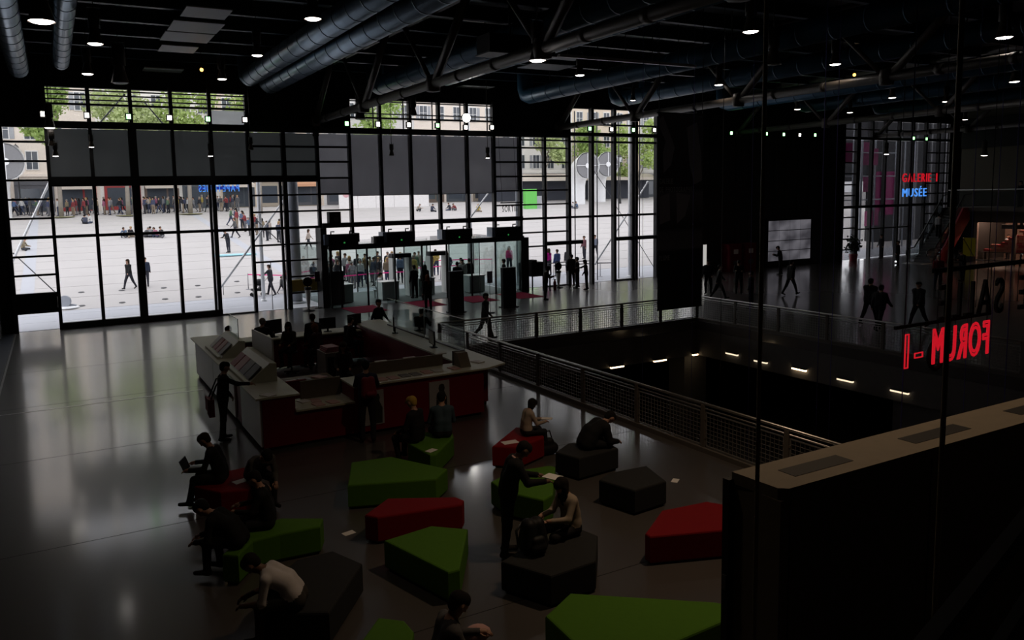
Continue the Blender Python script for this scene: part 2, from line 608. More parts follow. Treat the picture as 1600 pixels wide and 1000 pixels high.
# ladder bays right of the entrance
w = win(5, 13)
bay(w, 13, [4.05, 4.86, 5.67, 8.68], [(5.70, 8.68)])
for z in (6.48, 7.29, 8.1):
    hbar('rung', w, kx(13), kx(14), z - .05, z + .05, YF - .16, YF - .02)
bay(w, 14, [.05, 2.43, 3.24, 4.05, 4.86, 5.67, 6.48, 7.29, 8.10, 8.55, 8.9])
bay(w, 15, [.05, 2.55, 3.24, 4.05, 4.86, 5.67, 6.48, 7.29, 8.10, 8.55, 8.9])
for k, z0 in ((13, 3.1), (14, 0), (15, 0)):
    vbar(w, kx(k), z0, 9.0, .16)
hbar('door_header', w, kx(15), kx(17) - .8, 2.45, 2.67, YF - .34)
hbar('door_sill', w, kx(15), kx(16), 0, .07, YF - .2)
# tall clear bays
w = win(6, 16)
for k in range(16, 20):
    bay(w, k, [.05, 4.05, 8.50, 8.9], thick=.12)
    vbar(w, kx(k), 0, 10.5, .19, .3)
    part('outer_mullion', MB().tube([(kx(k) + 1.2, YF + .9, 0), (kx(k) + 1.2, YF + .9, 10.4)], .035, 6), M_FRAME2, w)
pane(w, kx(20), kx(22), .05, 4.0)
pane(w, kx(20), kx(22), 4.1, 8.9)
vbar(w, kx(20), 0, 10.5, .19, .3)
vbar(w, kx(21), 0, 10.5, .19, .3)
hbar('rung', w, kx(20), kx(22), 3.98, 4.12)
hbar('door_header', w, kx(18) + .1, kx(20) + .1, 2.5, 2.72, YF - .34)
hbar('door_sill', w, kx(18), kx(19) + .1, 0, .08, YF - .2)
vbar(w, kx(19) - .17, 0, 10.5, .13, .12, UBARG)
# clerestories
for n, k0, k1, bars in ((7, 0, 5, (9.73, 9.93, 10.14, 10.33)), (8, 8, 13, (9.52, 9.74, 10.36)), (9, 16, 22, (9.52,))):
    w = win(n, k0)
    for k in range(k0, k1):
        pane(w, kx(k) + .07, kx(k + 1) - .07, 9.03, 10.45)
        for i, z in enumerate(bars):
            t = .05 if i else .09
            hbar('louvre', w, kx(k), kx(k + 1), z - t / 2, z + t / 2)
        if n != 9:
            vbar(w, kx(k), 9.0, 10.6, .16)
        if n == 8:
            part('jamb', MB().box(kx(k + 1) - .3, kx(k + 1) - .24, YF + .05, YF + .1, 9.03, 10.45), M_FRAME2, w)
    if n == 7:
        blind(w, kx(4) + .07, kx(5) - .07, 9.03, 9.66).data = shared('blind', MB().box(-.5, .5, -.004, .004, -.5, .5), cloth_translucent('pale_blind_fabric', (.5, .5, .5), (.45, .46, .46)))
    vbar(w, kx(k1), 9.0, 10.6, .16)
# solid parts of the front
sol = MB()
sol.box(X0, X1, YF - .06, YF + .2, 10.45, 12.6)
sol.box(X0, kx(0), YF - .06, YF + .2, 8.72, 10.45)
sol.box(X0, kx(-1) - .06, YF - .06, YF + .2, 0, 8.72)
sol.box(kx(5), kx(8), YF - .06, YF + .2, 8.98, 10.45)
sol.box(kx(13), kx(16), YF - .06, YF + .2, 8.98, 10.45)
part('wall_front', sol, M_DARK, kind='structure')
part('trim_5', MB().box(kx(0) - .1, kx(16), YF - .28, YF + .02, 8.70, 8.99), M_FRAME, kind='structure')
part('trim_6', MB().box(kx(16), kx(22), YF - .3, YF + .02, 8.82, 9.03), M_FRAME, kind='structure')
part('trim_7', MB().box(kx(7) + .05, kx(14), YF - .45, YF + .05, 3.98, 4.22), M_FRAME, kind='structure')

# dark panelled wall between the two glass fronts
XS = 51.75
wf = root('wall_dark', (kx(22), YF, 0), kind='structure')
part('backing', MB().box(kx(22), XS, YF, YF + .2, 0, 12.6), M_DARK, wf)
npan = 12
pw = (XS - kx(22)) / npan
for i in range(npan):
    for z0, z1 in ((0.02, 4.0), (4.04, 8.5), (8.54, 10.4)):
        xa = kx(22) + i * pw
        part('panel', MB().box(xa + .02, xa + pw - .02, YF - .05, YF - .002, z0, z1), M_DARK2, wf)

# second glass front
w = root('window_10', (XS, YF, 0), kind='structure')
xs2 = [XS, 53.35, 55.0, 56.6, 58.3, 60.0, 61.7, 63.4, 65.1]
for i in range(8):
    a, b = xs2[i] + .07, xs2[i + 1] - .07
    lv = RUNGS[:-1] + [9.0] if i in (0, 6, 7) else ([.05, 2.3, 4.05, 9.0] if i < 5 else [.05, 4.05, 9.0])
    for j, z in enumerate(lv):
        if 0 < j < len(lv) - 1:
            hbar('rung', w, a, b, z - .05, z + .05)
        if j:
            pane(w, a, b, lv[j - 1] + .03, z - .03, me=UPANE if i < 2 and z < 4.1 else UPANED)
    pane(w, a, b, 9.2, 10.4, me=UPANED)
    hbar('louvre', w, a, b, 9.72, 9.80)
    vbar(w, xs2[i], 0, 10.5, .17 if i != 1 else .4)
hbar('transom', w, XS, 65.1, 9.0, 9.2, YF - .2)
hbar('transom', w, XS, 65.1, 3.9, 4.1, YF - .2)
part('wall_right_front', MB().box(65.1, X1, YF, YF + .2, 0, 10.45).box(XS - .1, XS, YF - .06, YF + .2, 0, 10.45), M_DARK, kind='structure')

# ------------------------------------------------------------------ entrance vestibule
VB0, VB1, VBY0, VBY1, VBZ = 11.98, 23.1, 37.25, 43.0, 2.95
ve = root('entrance_vestibule', ((VB0 + VB1) / 2, VBY0, 0), 'glass entrance vestibule with black steel posts under the air curtains', 'vestibule')
part('roof', MB().box(VB0 - .1, VB1 + .1, VBY0 - .1, YF - .3, VBZ, VBZ + .16), M_FRAME, ve)
part('roof_glass', MB().box(VB0, VB1, YF + .1, VBY1, VBZ + .1, VBZ + .12), M_PANE, ve)
part('fascia', MB().box(VB0 - .1, VB1 + .1, VBY0 - .14, VBY0 - .1, VBZ - .06, VBZ + .2), M_FRAME, ve)
fx = [VB0, 12.5, 13.9, 15.4, 16.95, 18.4, 19.9, 21.4, VB1]
for i, x in enumerate(fx):
    part('post', MB().box(x - .04, x + .04, VBY0 - .04, VBY0 + .04, 0, VBZ), M_FRAME, ve)
    part('post', MB().box(x - .03, x + .03, VBY1 - .03, VBY1 + .03, 0, VBZ), M_FRAME2, ve)
upg = shared('pane', MB().box(-.5, .5, -.006, .006, -.5, .5), M_PANE_G)
upgy = shared('pane', MB().box(-.006, .006, -.5, .5, -.5, .5), M_PANE_G)
for i in range(8):
    if i in (2, 4, 6):                            # open sliding doors stand beside these gaps
        inst('door_leaf', upg, ve, (fx[i] + .3, VBY0 + .12, VBZ / 2), scale=(.5, 1, VBZ - .1))
        part('door_edge', MB().box(fx[i] + .54, fx[i] + .57, VBY0 + .1, VBY0 + .14, 0.03, VBZ - .03), M_FRAME2, ve)
    else:
        inst('pane', upg, ve, ((fx[i] + fx[i + 1]) / 2, VBY0, VBZ / 2), scale=(fx[i + 1] - fx[i] - .08, 1, VBZ - .04))
    inst('pane', upg, ve, ((fx[i] + fx[i + 1]) / 2, VBY1, VBZ / 2), scale=(fx[i + 1] - fx[i] - .06, 1, VBZ - .04)) if i in (0, 1, 3, 5, 7) else None
for x in (VB0, VB1):
    inst('side_pane', upgy, ve, (x, (VBY0 + VBY1) / 2, VBZ / 2), scale=(1, VBY1 - VBY0 - .1, VBZ - .04))
part('side_panel', MB().box(VB1 + .05, VB1 + .42, VBY0 - .1, VBY0 + .3, 0, VBZ + .1), M_FRAME, ve)
part('side_panel', MB().box(VB0 - .35, VB0 - .04, VBY0 + .3, YF, 0, 4.0), M_FRAME, ve)
part('floor_mat', MB().box(VB0 + .1, VB1 - .1, VBY0 + .1, VBY1 - .1, 0.001, .012), mat('grey_green_mat', (.10, .12, .115), .8), ve)
part('brown_panel', MB().box(12.1, 13.0, 38.3, 38.35, 0, 1.75), mat('brown_grey_panel', (.10, .075, .08), .6), ve)
# ------------------------------------------------------------------ trusses
def truss(X, label, y_end=YF - .1):
    r = root('roof_truss', (X, y_end, 9.1), label, 'truss', 'roof trusses across the hall')
    part('bottom_chord', MB().tube([(X, YB, 9.28), (X, y_end, 9.28)], .17, 12), M_TRUSS, r)
    for s in (-.32, .32):
        part('top_chord', MB().tube([(X + s, YB, 11.9), (X + s, y_end, 11.9)], .2, 10), M_TRUSS, r)
    yn = y_end
    i = 0
    while yn > 0:
        part('thick_brace', MB().tube([(X, yn - .15, 9.32), (X, yn - 2.9, 11.9)], .15, 8), M_TRUSS, r)
        if i:
            part('thin_brace', MB().tube([(X, yn + .1, 9.32), (X, yn + 2.6, 11.9)], .085, 8), M_TRUSS, r)
        n = MB().lathe([(.0, -.3), (.24, -.28), (.27, 0), (.22, .25), (.0, .3)], (X, yn, 9.3), 10)
        part('node_casting', n, M_TRUSS, r)
        for k in (0.28, .62):
            if k * 6.8 < 6.5 and yn - k * 6.8 > YB:
                part('collar', MB().tube([(X, yn - k * 6.8 - .12, 9.28), (X, yn - k * 6.8 + .12, 9.28)], .185, 12), M_TRUSS, r)
        yn -= 6.8
        i += 1
    return r


truss(11.85, 'long tubular steel truss above the information desk and entrance')
truss(26.4, 'tubular steel truss running above the hanging banner')
truss(40.9, 'tubular steel truss over the dark panelled wall')
truss(55.4, 'farthest tubular steel truss, in front of the right glass front')
part('column_stub', MB().tube([(11.85, YF - .05, 8.55), (11.85, YF - .05, 9.1)], .16, 10).tube([(11.85, YF - .05, 8.4), (11.85, YF - .05, 8.62)], .11, 10),
     mat('rusty_casting', (.16, .10, .08), .6), bpy.data.objects['roof_truss'])


# ------------------------------------------------------------------ ducts
DUCTS = []


def top_at(x, y, top=12.6):
    for X_, z_, r_, y0_, y1_ in DUCTS:
        if abs(x - X_) < r_ * 1.1 and y0_ < y < y1_ + r_ * 1.6:
            return z_ - r_ + .01
    return top


def duct(X, z, r_, y0, y1, m, label, elbow=True, ribs=True):
    DUCTS.append((X, z, r_, y0, y1))
    t = root('air_duct', (X, (y0 + y1) / 2, z - r_), label, 'duct', 'air ducts under the ceiling')
    pts = [(X, y0, z), (X, y1, z)]
    if elbow:
        pts += [(X, y1 + r_ * .7, z + r_ * .25), (X, y1 + r_ * 1.05, z + r_ * 1.0), (X, y1 + r_ * 1.1, 12.4)]
    part('pipe', MB().tube(pts, r_, 16), m, t)
    if ribs:
        b = MB()
        y = y0 + .6
        while y < y1 - .2:
            b.tube([(X, y - .03, z), (X, y + .03, z)], r_ * 1.03, 16)
            y += 1.25
        part('flange_rings', b, m, t, kind='stuff')
    b = MB()
    y = y0 + 1.5
    while y < y1:
        b.bar((X, y, z + r_), (X, y, 12.6), .03)
        y += 4.0
    part('hangers', b, M_FRAME, t, kind='stuff')
    return t


duct(8.25, 10.95, .42, -6, 36.2, M_DUCT, 'large silver blue duct left of the long truss, upper of the pair')
duct(9.25, 10.72, .42, -6, 36.6, M_DUCT, 'large silver blue duct beside the long truss, lower of the pair')
duct(-.75, 10.7, .36, -6, 35.5, M_DUCT, 'silver duct nearest the left wall')
duct(.72, 10.95, .30, -6, 35.0, M_DUCT, 'slim silver duct right of the one by the left wall')
duct(14.2, 10.75, .42, 2, 35.6, M_DUCTB, 'blue duct right of the long truss, left one of three')
duct(15.5, 10.9, .36, 2, 35.0, M_DUCTB, 'blue duct right of the long truss, middle one of three')
duct(17.0, 11.0, .33, 2, 34.0, M_DUCTB, 'blue duct right of the long truss, right one of three')
duct(22.6, 10.6, .42, 4, 35.4, M_DUCTB, 'blue duct left of the banner truss')
duct(28.8, 10.7, .42, 4, 35.6, M_DUCTB, 'blue duct right of the banner truss')
duct(30.4, 10.95, .36, 4, 35.0, M_DUCTB, 'thinner blue duct right of the banner truss')
duct(37.0, 10.7, .42, 6, 35.4, M_DUCTB, 'blue duct left of the third truss')
duct(44.0, 10.8, .42, 8, 35.4, M_DUCTB, 'blue duct right of the third truss')
duct(52.0, 10.8, .42, 8, 35.4, M_DUCTB, 'blue duct near the right glass front')

# pale panels under the ceiling
for i, (quad, lab) in enumerate((
        (((290, 9), (363, 15), (351, 30), (284, 25)), 'topmost pale ceiling panel left of the silver ducts'),
        (((270, 31), (351, 37), (340, 52), (261, 47)), 'second pale ceiling panel left of the silver ducts'),
        (((258, 48), (335, 54), (324, 67), (250, 62)), 'third pale ceiling panel left of the silver ducts'),
        (((253, 69), (310, 74), (302, 83), (247, 79)), 'fourth pale ceiling panel left of the silver ducts'),
        (((226, 105), (288, 108), (280, 117), (219, 114)), 'pale ceiling panel above the left clerestory, upper one'),
        (((220, 119), (269, 121), (262, 130), (208, 130)), 'pale ceiling panel above the left clerestory, lower one'),
        (((716, 133), (768, 135), (755, 142), (706, 141)), 'pale ceiling panel above the middle clerestory'),
        (((824, 98), (895, 101), (880, 110), (815, 107)), 'pale ceiling panel right of the lamp on the long truss'),
        (((870, 85), (912, 88), (905, 95), (862, 92)), 'small pale ceiling panel beyond the long truss'),
        (((1030, 158), (1050, 158), (1045, 163), (1022, 163)), 'small pale ceiling panel above the banner'))):
    pts = [Zp(x, y, 11.3) for x, y in quad]
    c = sum(pts) / 4
    dx = max(abs(pts[0][0] - pts[1][0]), .6) / 2
    dy = max(abs(pts[0][1] - pts[3][1]), .35) / 2
    b = MB().box(c[0] - dx, c[0] + dx, c[1] - dy, c[1] + dy, 11.28, 11.32)
    t = root('ceiling_panel', (c[0], c[1], 11.28), lab, 'panel', 'pale panels under the ceiling')
    part('sheet', b, M_CPANEL, t)
    part('hanger', MB().bar((c[0] - dx * .8, c[1], 11.32), (c[0] - dx * .8, c[1], 12.6), .02).bar((c[0] + dx * .8, c[1], 11.32), (c[0] + dx * .8, c[1], 12.6), .02), M_FRAME, t)

# black hanging box and gantry under the ceiling
c = Zp(757, 68, 9.98)
t = root('hanging_box', (c[0], c[1], c[2] - .32), 'long black rectangular box hanging above the long truss', 'box')
part('case', MB().box(c[0] - .05, c[0] + 2.3, c[1] - .4, c[1] + .4, c[2] - .28, c[2] + .26), M_BLACK, t)
part('hanger', MB().bar((c[0] + .9, c[1], c[2] + .2), (c[0] + .9, c[1], top_at(c[0] + .9, c[1])), .05), M_BLACK, t)
part('lip', MB().box(c[0] - .09, c[0] + 2.34, c[1] - .44, c[1] + .44, c[2] - .32, c[2] - .28), M_FRAME2, t)
pa, pb = Zp(875, 86, 10.2), Zp(1085, 104, 10.2)
t = root('lighting_track', tuple((pa + pb) / 2), 'long thin white lighting track between the first two trusses', 'track')
ym = (pa[1] + pb[1]) / 2
part('rail', MB().bar((pa[0], ym, 10.2), (pb[0], ym, 10.2), .12, .1), mat('white_track', (.6, .6, .6), .4), t)
for k in range(5):
    xx = pa[0] + (pb[0] - pa[0]) * (k + .3) / 5
    part('drop_rod', MB().bar((xx, ym, 10.2), (xx, ym, 12.6), .02), M_FRAME, t)

# ------------------------------------------------------------------ pendants
M_BELL = mat('bronze_lamp_bell', (.10, .075, .055), .45, .5, metal=.3)
M_HOUS = mat('dark_lamp_housing', (.05, .042, .035), .5, .5)
M_LIT = emit('lit_lamp_glass', (1.0, .93, .88), 9.0)
M_UNLIT = mat('unlit_lamp_glass', (.35, .38, .33), .2)


def pendant(px, py, z, D, label, lit=True, top=12.6, power=1.0, spot=True, Yfix=None, cone=125):
    p = Yp(px, py, Yfix) if Yfix else Zp(px, py, z)
    top = top_at(p[0], p[1], top)
    R = D / 2
    t = root('pendant_lamp', (p[0], p[1], p[2]), label, 'lamp', 'bell pendants under the ceiling')
    c = (p[0], p[1], p[2])
    part('bell', MB().lathe([(R, 0), (R * .97, .02), (R * .62, R * 1.5), (R * .55, R * 1.9), (R * .55, R * 2.0), (.001, R * 2.0)], c, 20), M_BELL, t)
    part('housing', MB().lathe([(R * .66, R * 2.0), (R * .72, R * 2.1), (R * .72, R * 4.2), (R * .6, R * 4.4), (.001, R * 4.4)], c, 16), M_HOUS, t)
    part('glass', MB().lathe([(R * .93, .015), (R * .7, -R * .08), (R * .35, -R * .13), (.001, -R * .14)], c, 20), M_LIT if lit else M_UNLIT, t)
    b = MB()
    for s in (-1, 1):
        b.bar((c[0] + s * R * .85, c[1], c[2] + R * 2.4), (c[0] + s * R * .85, c[1], c[2] + R * 4.7), R * .08)
    b.bar((c[0] - R * .9, c[1], c[2] + R * 4.7), (c[0] + R * .9, c[1], c[2] + R * 4.7), R * .08)
    part('yoke', b, M_HOUS, t)
    part('drop_rod', MB().bar((c[0], c[1], c[2] + R * 4.4), (c[0], c[1], top), .02), M_HOUS, t)
    if lit and spot:
        L = bpy.data.lights.new('pendant_light', 'SPOT')
        L.energy = LAMP_W * power
        L.color = (1.0, .70, .44)
        L.spot_size = math.radians(cone)
        L.spot_blend = .7
        L.shadow_soft_size = R * .8
        lo = bpy.data.objects.new('pendant_light', L)
        COL.objects.link(lo)
        lo.parent = t
        lo.location = (0, 0, -R * .2 - .02)


for a in ((65, 34, 8.6, .44, 'large lit pendant close to the left ducts'),
          (149, 69, 10.0, .44, 'lit pendant above the left clerestory, right of the ducts'),
          (137, 116, 10.0, .40, 'lit pendant just above the left clerestory, lower left'),
          (347, 124, 10.0, .36, 'lit pendant just above the left clerestory, right end'),
          (402, 87, 10.0, .36, 'lit pendant beside the silver duct ends'),
          (489, 30, 10.0, .44, 'lit pendant in front of the silver ducts at the top'),
          (840, 95, 9.0, .46, 'lit pendant hanging in front of the long truss'),
          (906, 118, 10.0, .38, 'lit pendant left of the hanging banner truss'),
          (1173, 50, 10.0, .46, 'lit pendant at the top right of the banner'),
          (1123, 133, 10.0, .38, 'lit pendant above the banner, right side'),
          (1305, 101, 10.0, .42, 'lit pendant right of the unlit one by the thick cable'),
          (1569, 59, 10.0, .50, 'lit pendant at the far top right'),
          (1585, 128, 10.0, .44, 'lit pendant at the right edge below the top one'),
          (1394, 153, 10.0, .38, 'lit pendant between the third and fourth truss, left'),
          (1478, 159, 10.0, .38, 'lit pendant between the third and fourth truss, right'),
          (1246, 171, 10.0, .36, 'small lit pendant over the dark panelled wall, left'),
          (1328, 176, 10.0, .36, 'small lit pendant over the dark panelled wall, right'),
          (1508, 187, 10.0, .36, 'small lit pendant above the right glass front'),
          (989, 157, 10.3, .30, 'tiny lit pendant above the right clerestory')):
    pendant(*a)
for a in ((78, 200, 8.2, .44, 'lit pendant low in front of the first left mullion, upper', True, 12.6),
          (87, 244, 7.6, .26, 'small lit pendant low in front of the first left mullion, lowest', True, 12.6),
          (143, 230, 7.8, .24, 'small lit pendant in front of the left blinds', True, 12.6),
          (329, 244, 7.4, .26, 'small lit pendant in front of the fourth left blind', True, 12.6),
          (392, 234, 7.7, .26, 'small dim pendant in front of the ladder windows', False, 12.6),
          (762, 247, 7.3, .26, 'small lit pendant in front of the long middle blinds', True, 12.6),
          (612, 243, 7.4, .26, 'small unlit pendant in front of the long middle blinds', False, 12.6),
          (81, 228, 7.9, .28, 'small greenish pendant in front of the first left mullion', False, 12.6),
          (188, 130, 9.6, .60, 'large unlit bronze pendant above the left clerestory', False, 12.6),
          (1208, 101, 9.6, .52, 'large unlit grey pendant by the thick cable', False, 12.6),
          (563, 186, 8.9, .48, 'unlit pendant below the truss in front of the middle clerestory', False, 12.6),
          (646, 180, 9.1, .34, 'small unlit pendant in front of the middle clerestory', False, 12.6),
          (1385, 241, 7.6, .34, 'small lit pendant in front of the right glass front', True, 12.6),
          (1538, 243, 7.2, .40, 'lit pendant over the upper gallery on the right', True, 12.6)):
    pendant(*a, power=4.0 if a[0] == 1538 else .35, spot=a[0] in (1385, 1538), Yfix=37.2 if a[1] > 195 and a[0] < 800 else None)

for (x, y, pw_, lab) in ((9.0, 7.6, 44.0, 'pendant above the bright red seat, out of the picture'), (3.2, 7.0, 3.5, 'pendant above the left foreground, out of the picture')):
    q = np.array([x, y, 10.0]) - EYE
    kk = q @ _f
    pendant(PCX + FPX * (q @ _r2) / kk, PCY - FPX * (q @ _u2) / kk, 10.0, .44, lab, power=pw_, cone=108)
# small amber ceiling lights
for px, py, lab in ((315, 109, 'tiny amber ceiling light above the left clerestory'), (1335, 57 + 60, 'tiny red ceiling light between the right trusses')):
    p = Zp(px, py, 10.6)
    t = root('ceiling_light', tuple(p), lab, 'light')
    part('bulb', MB().ball(tuple(p), .07), emit('amber_bulb', (1, .45, .08), 6.0), t)
    part('drop_rod', MB().bar((p[0], p[1], p[2] + .05), (p[0], p[1], 12.6), .02), M_FRAME, t)

# flood lights along the glass front
M_FW = emit('white_flood_glass', (1.0, .94, .85), 7.0)
M_FG = emit('green_flood_glass', (.35, 1.0, .35), 5.0)
M_FB = emit('glaring_flood_glass', (1.0, .96, .9), 30.0)
ordw = ('first', 'second', 'third', 'fourth', 'fifth', 'sixth', 'seventh', 'eighth')
flood_rows = (('left', ((67, 178, 0), (136, 180, 0), (201, 182, 1), (265, 184, 0), (325, 186, 1), (383, 187, 0))),
              ('middle', ((542, 193, 1), (591, 194, 0), (639, 195, 0), (684, 196, 1), (728, 199, 0), (769, 199, 0))),
              ('right', ((922, 201, 1), (956, 202, 0), (990, 203, 1), (1023, 203, 0))),
              ('dark wall', ((1143, 208, 1), (1198, 209, 1), (1225, 210, 1), (1250, 211, 0), (1274, 211, 1))),
              ('far right', ((1428, 216, 1), (1448, 217, 1))))
for nm, row in flood_rows:
    for i, (px, py, g) in enumerate(row):
        p = Yp(px, py, YF - .42)
        t = root('flood_light', (p[0], p[1] + .12, p[2] - .12), '%s flood light, %s from the left in the %s row' % ('green' if g else 'white', ordw[i], nm), 'light', 'flood lights along the glass front')
        part('case', MB().box(p[0] - .13, p[0] + .13, p[1] + .02, p[1] + .14, p[2] - .15, p[2] + .15), M_BLACK, t)
        part('glass', MB().box(p[0] - .085, p[0] + .085, p[1] - .005, p[1] + .02, p[2] - .1, p[2] + .1), M_FG if g else M_FW, t)
        part('bracket', MB().bar((p[0], p[1] + .1, p[2] - .15), (p[0], YF - .02, p[2] - .28), .03), M_BLACK, t)
p = Yp(729, 184, YF - .5)
t = root('flood_light', (p[0], p[1] + .15, p[2] - .2), 'glaring round spotlight in front of the middle clerestory', 'light')
part('case', MB().tube([(p[0], p[1] + .02, p[2]), (p[0], p[1] + .35, p[2] + .05)], [.27, .16], 14), M_BLACK, t)
part('glass', MB().tube([(p[0], p[1] - .01, p[2]), (p[0], p[1] + .02, p[2])], .23, 16), M_FB, t)
part('bracket', MB().bar((p[0], p[1] + .2, p[2] - .15), (p[0], YF - .02, 8.95), .04), M_BLACK, t)

# ------------------------------------------------------------------ railings round the opening
wm = MB()
for i in range(1, 19):
    wm.box(-.93 + i * .098 - .004, -.93 + i * .098 + .004, -.004, .004, .14, .84)
for i in range(1, 8):
    wm.box(-.93, .93, -.004, .004, .14 + i * .0875 - .004, .14 + i * .0875 + .004)
wm.box(-.95, .95, -.012, .012, .12, .145).box(-.95, .95, -.012, .012, .835, .86)
wm.box(-.95, -.925, -.012, .012, .12, .86).box(.925, .95, -.012, .012, .12, .86)
ME_MESH = shared('mesh_panel', wm, mat('wire_mesh', (.30, .29, .28), .45, .5, metal=.6))
ME_POST = shared('post', MB().box(-.05, .05, -.035, .035, 0, 1.0).box(-.09, .09, -.02, .02, .28, .32).box(-.09, .09, -.02, .02, .68, .72), M_POST)


def railing(label, a, b):
    a, b = Vector((*a, 0)), Vector((*b, 0))
    L = (b - a).length
    d = (b - a) / L
    rz = math.atan2(d.y, d.x)
    r = root('railing', tuple((a + b) / 2), label, 'railing')
    n = round(L / 2.0)
    st = L / n
    for i in range(n + 1):
        inst('post', ME_POST, r, a + d * st * i, rz)
        if i < n:
            inst('mesh_panel', ME_MESH, r, a + d * st * (i + .5), rz, (st / 2.02, 1, 1))
    up = Vector((0, 0, 1.02))
    part('handrail', MB().tube([a + up, b + up], .032, 10), M_METAL, r)
    up = Vector((0, 0, .92))
    part('lower_rail', MB().tube([a + up, b + up], .018, 8), M_METAL, r)
    n2 = Vector((-d.y, d.x, 0)) * .07
    part('kerb', MB().bar(a + Vector((0, 0, .05)), b + Vector((0, 0, .05)), .16, .1), M_POST, r)


railing('long steel railing with wire mesh on the left side of the floor opening', (11.66, 5.4), (11.66, 24.34))
railing('steel railing with wire mesh on the far side of the floor opening, below the banner', (11.66, 24.34), (23.78, 24.34))
railing('steel railing with wire mesh on the right side of the floor opening', (23.78, 24.34), (23.78, 5.4))

# ------------------------------------------------------------------ foreground partition, gallery rail, cables
BX0, BX1, BY0, BY1, BZ = 5.0, 13.0, 4.17, 4.68, 3.0
t = root('partition', (8.5, 4.4, 0), 'thick warm grey partition block in the right foreground', 'partition')
part('core', MB().box(BX0 + .01, BX1, BY0 + .01, BY1, 0, BZ - .1), M_GREYBOX, t)
part('cap', MB().prism([(BX0 - .005, BY1), (BX0 + .02, BY0 + .05), (BX0 + .09, BY0 - .005), (BX1, BY0 - .005), (BX1, BY1)], BZ - .1, BZ), M_GREYBOX, t)
part('edge_strip', MB().box(BX0 - .06, BX0 + .01, BY1 - .02, BY1 + .05, 0, BZ - .06), M_BLACK, t)
part('latch', MB().box(BX0 - .075, BX0 - .055, BY1 - .01, BY1 + .03, 1.95, 2.08), M_FRAME2, t)
for k in range(3):
    part('seam', MB().box(BX0 + .12 + k * 1.9, BX0 + .128 + k * 1.9, BY0 + .004, BY0 + .012, 0, BZ - .1), M_BLACK, t)
for k, (xa, xb) in enumerate(((5.35, 6.1), (7.0, 7.9), (8.8, 9.8))):
    part('vent_slot', MB().box(xa, xb, BY0 + .15, BY0 + .33, BZ, BZ + .004), M_DARK2, t)

ga, gb = Vector((1.0, .58, 4.8)), Vector((1.47, .71, 4.8))
gd = (gb - ga).normalized()
slab_n = Vector((gd.y, -gd.x, 0))
MZ = 3.72
e0, e1 = ga - gd * 4.0, ga + gd * 16
part('floor_gallery', MB().prism([(e0.x, e0.y - .02), (e1.x, e1.y - .02), (e1.x, -3), (e0.x, -3)], MZ - .35, MZ), M_CONC, kind='structure')
t = root('gallery_rail', (ga.x, ga.y - .06, MZ), 'two slim brown handrail bars at the bottom right corner', 'railing')
off = Vector((0, -.06, 0))
part('handrail', MB().bar(ga - gd * 1.2, ga + gd * 5, .022, .03), mat('brown_handrail', (.16, .11, .075), .5), t)
part('lower_bar', MB().bar(ga - gd * 1.2 + Vector((.04, -.02, -.09)), ga + gd * 5 + Vector((.04, -.02, -.09)), .016, .02), mat('brown_lower_bar', (.10, .08, .06), .5), t)
for k in (-1.1, 2.2, 4.8):
    q = ga + gd * k
    part('post', MB().box(q.x - .02, q.x + .02, q.y - .06, q.y - .02, MZ, 4.8), M_POST, t)

M_CABLE = mat('violet_cable', (.12, .10, .40), .5)
M_POLE = mat('brown_hanging_pole', (.34, .25, .14), .5)
for (x, y, D, rad, m, lab) in (
        (1005, 130, 22.0, .006, M_CABLE, 'thin violet cable in front of the right glass bays'),
        (1085, 130, 22.0, .006, M_CABLE, 'thin violet cable crossing the banner'),
        (1131, 150, 22.0, .009, M_FRAME2, 'thin grey cable just right of the banner'),
        (1178, 130, 22.0, .008, M_CABLE, 'violet cable left of the left brown pole'),
        (1290, 130, 22.0, .011, M_CABLE, 'violet cable right of the left brown pole, left of a pair'),
        (1311, 130, 22.0, .009, M_CABLE, 'violet cable right of the left brown pole, right of a pair'),
        (1429, 130, 18.5, .014, M_CABLE, 'thick violet cable crossing the red and blue neon'),
        (1530, 130, 18.5, .008, M_CABLE, 'thin violet cable right of the right brown pole'),
        (1569, 130, 18.5, .009, M_CABLE, 'violet cable at the lit pendant on the right edge'),
        (1596, 130, 18.5, .012, M_CABLE, 'violet cable along the right picture edge')):
    p = Dp(x, y, D)
    inv = VX0 - .2 < p[0] < VX1 + .2 and VY0 < p[1] < VY1
    solo('hanging_cable', MB().tube([(p[0], p[1], -5.4 if inv else 0), (p[0], p[1], top_at(p[0], p[1]))], rad, 6), m, (p[0], p[1], -5.4 if inv else 0), label=lab, cat='cable', group='cables hanging through the hall')
for (x, y, D, lab) in ((1192, 300, 4.3, 'left brown hanging pole in front of the dark wall'), (1488, 350, 3.6, 'right brown hanging pole in front of the neon signs')):
    p = Dp(x, y, D)
    t = root('hanging_pole', (p[0], p[1], 0), lab, 'pole')
    part('tube', MB().tube([(p[0], p[1], 0.02), (p[0], p[1], 12.6)], .012, 10), M_POLE, t)
    part('foot', MB().lathe([(.06, 0), (.06, .02), (.02, .05)], (p[0], p[1], 0), 12), M_POLE, t)


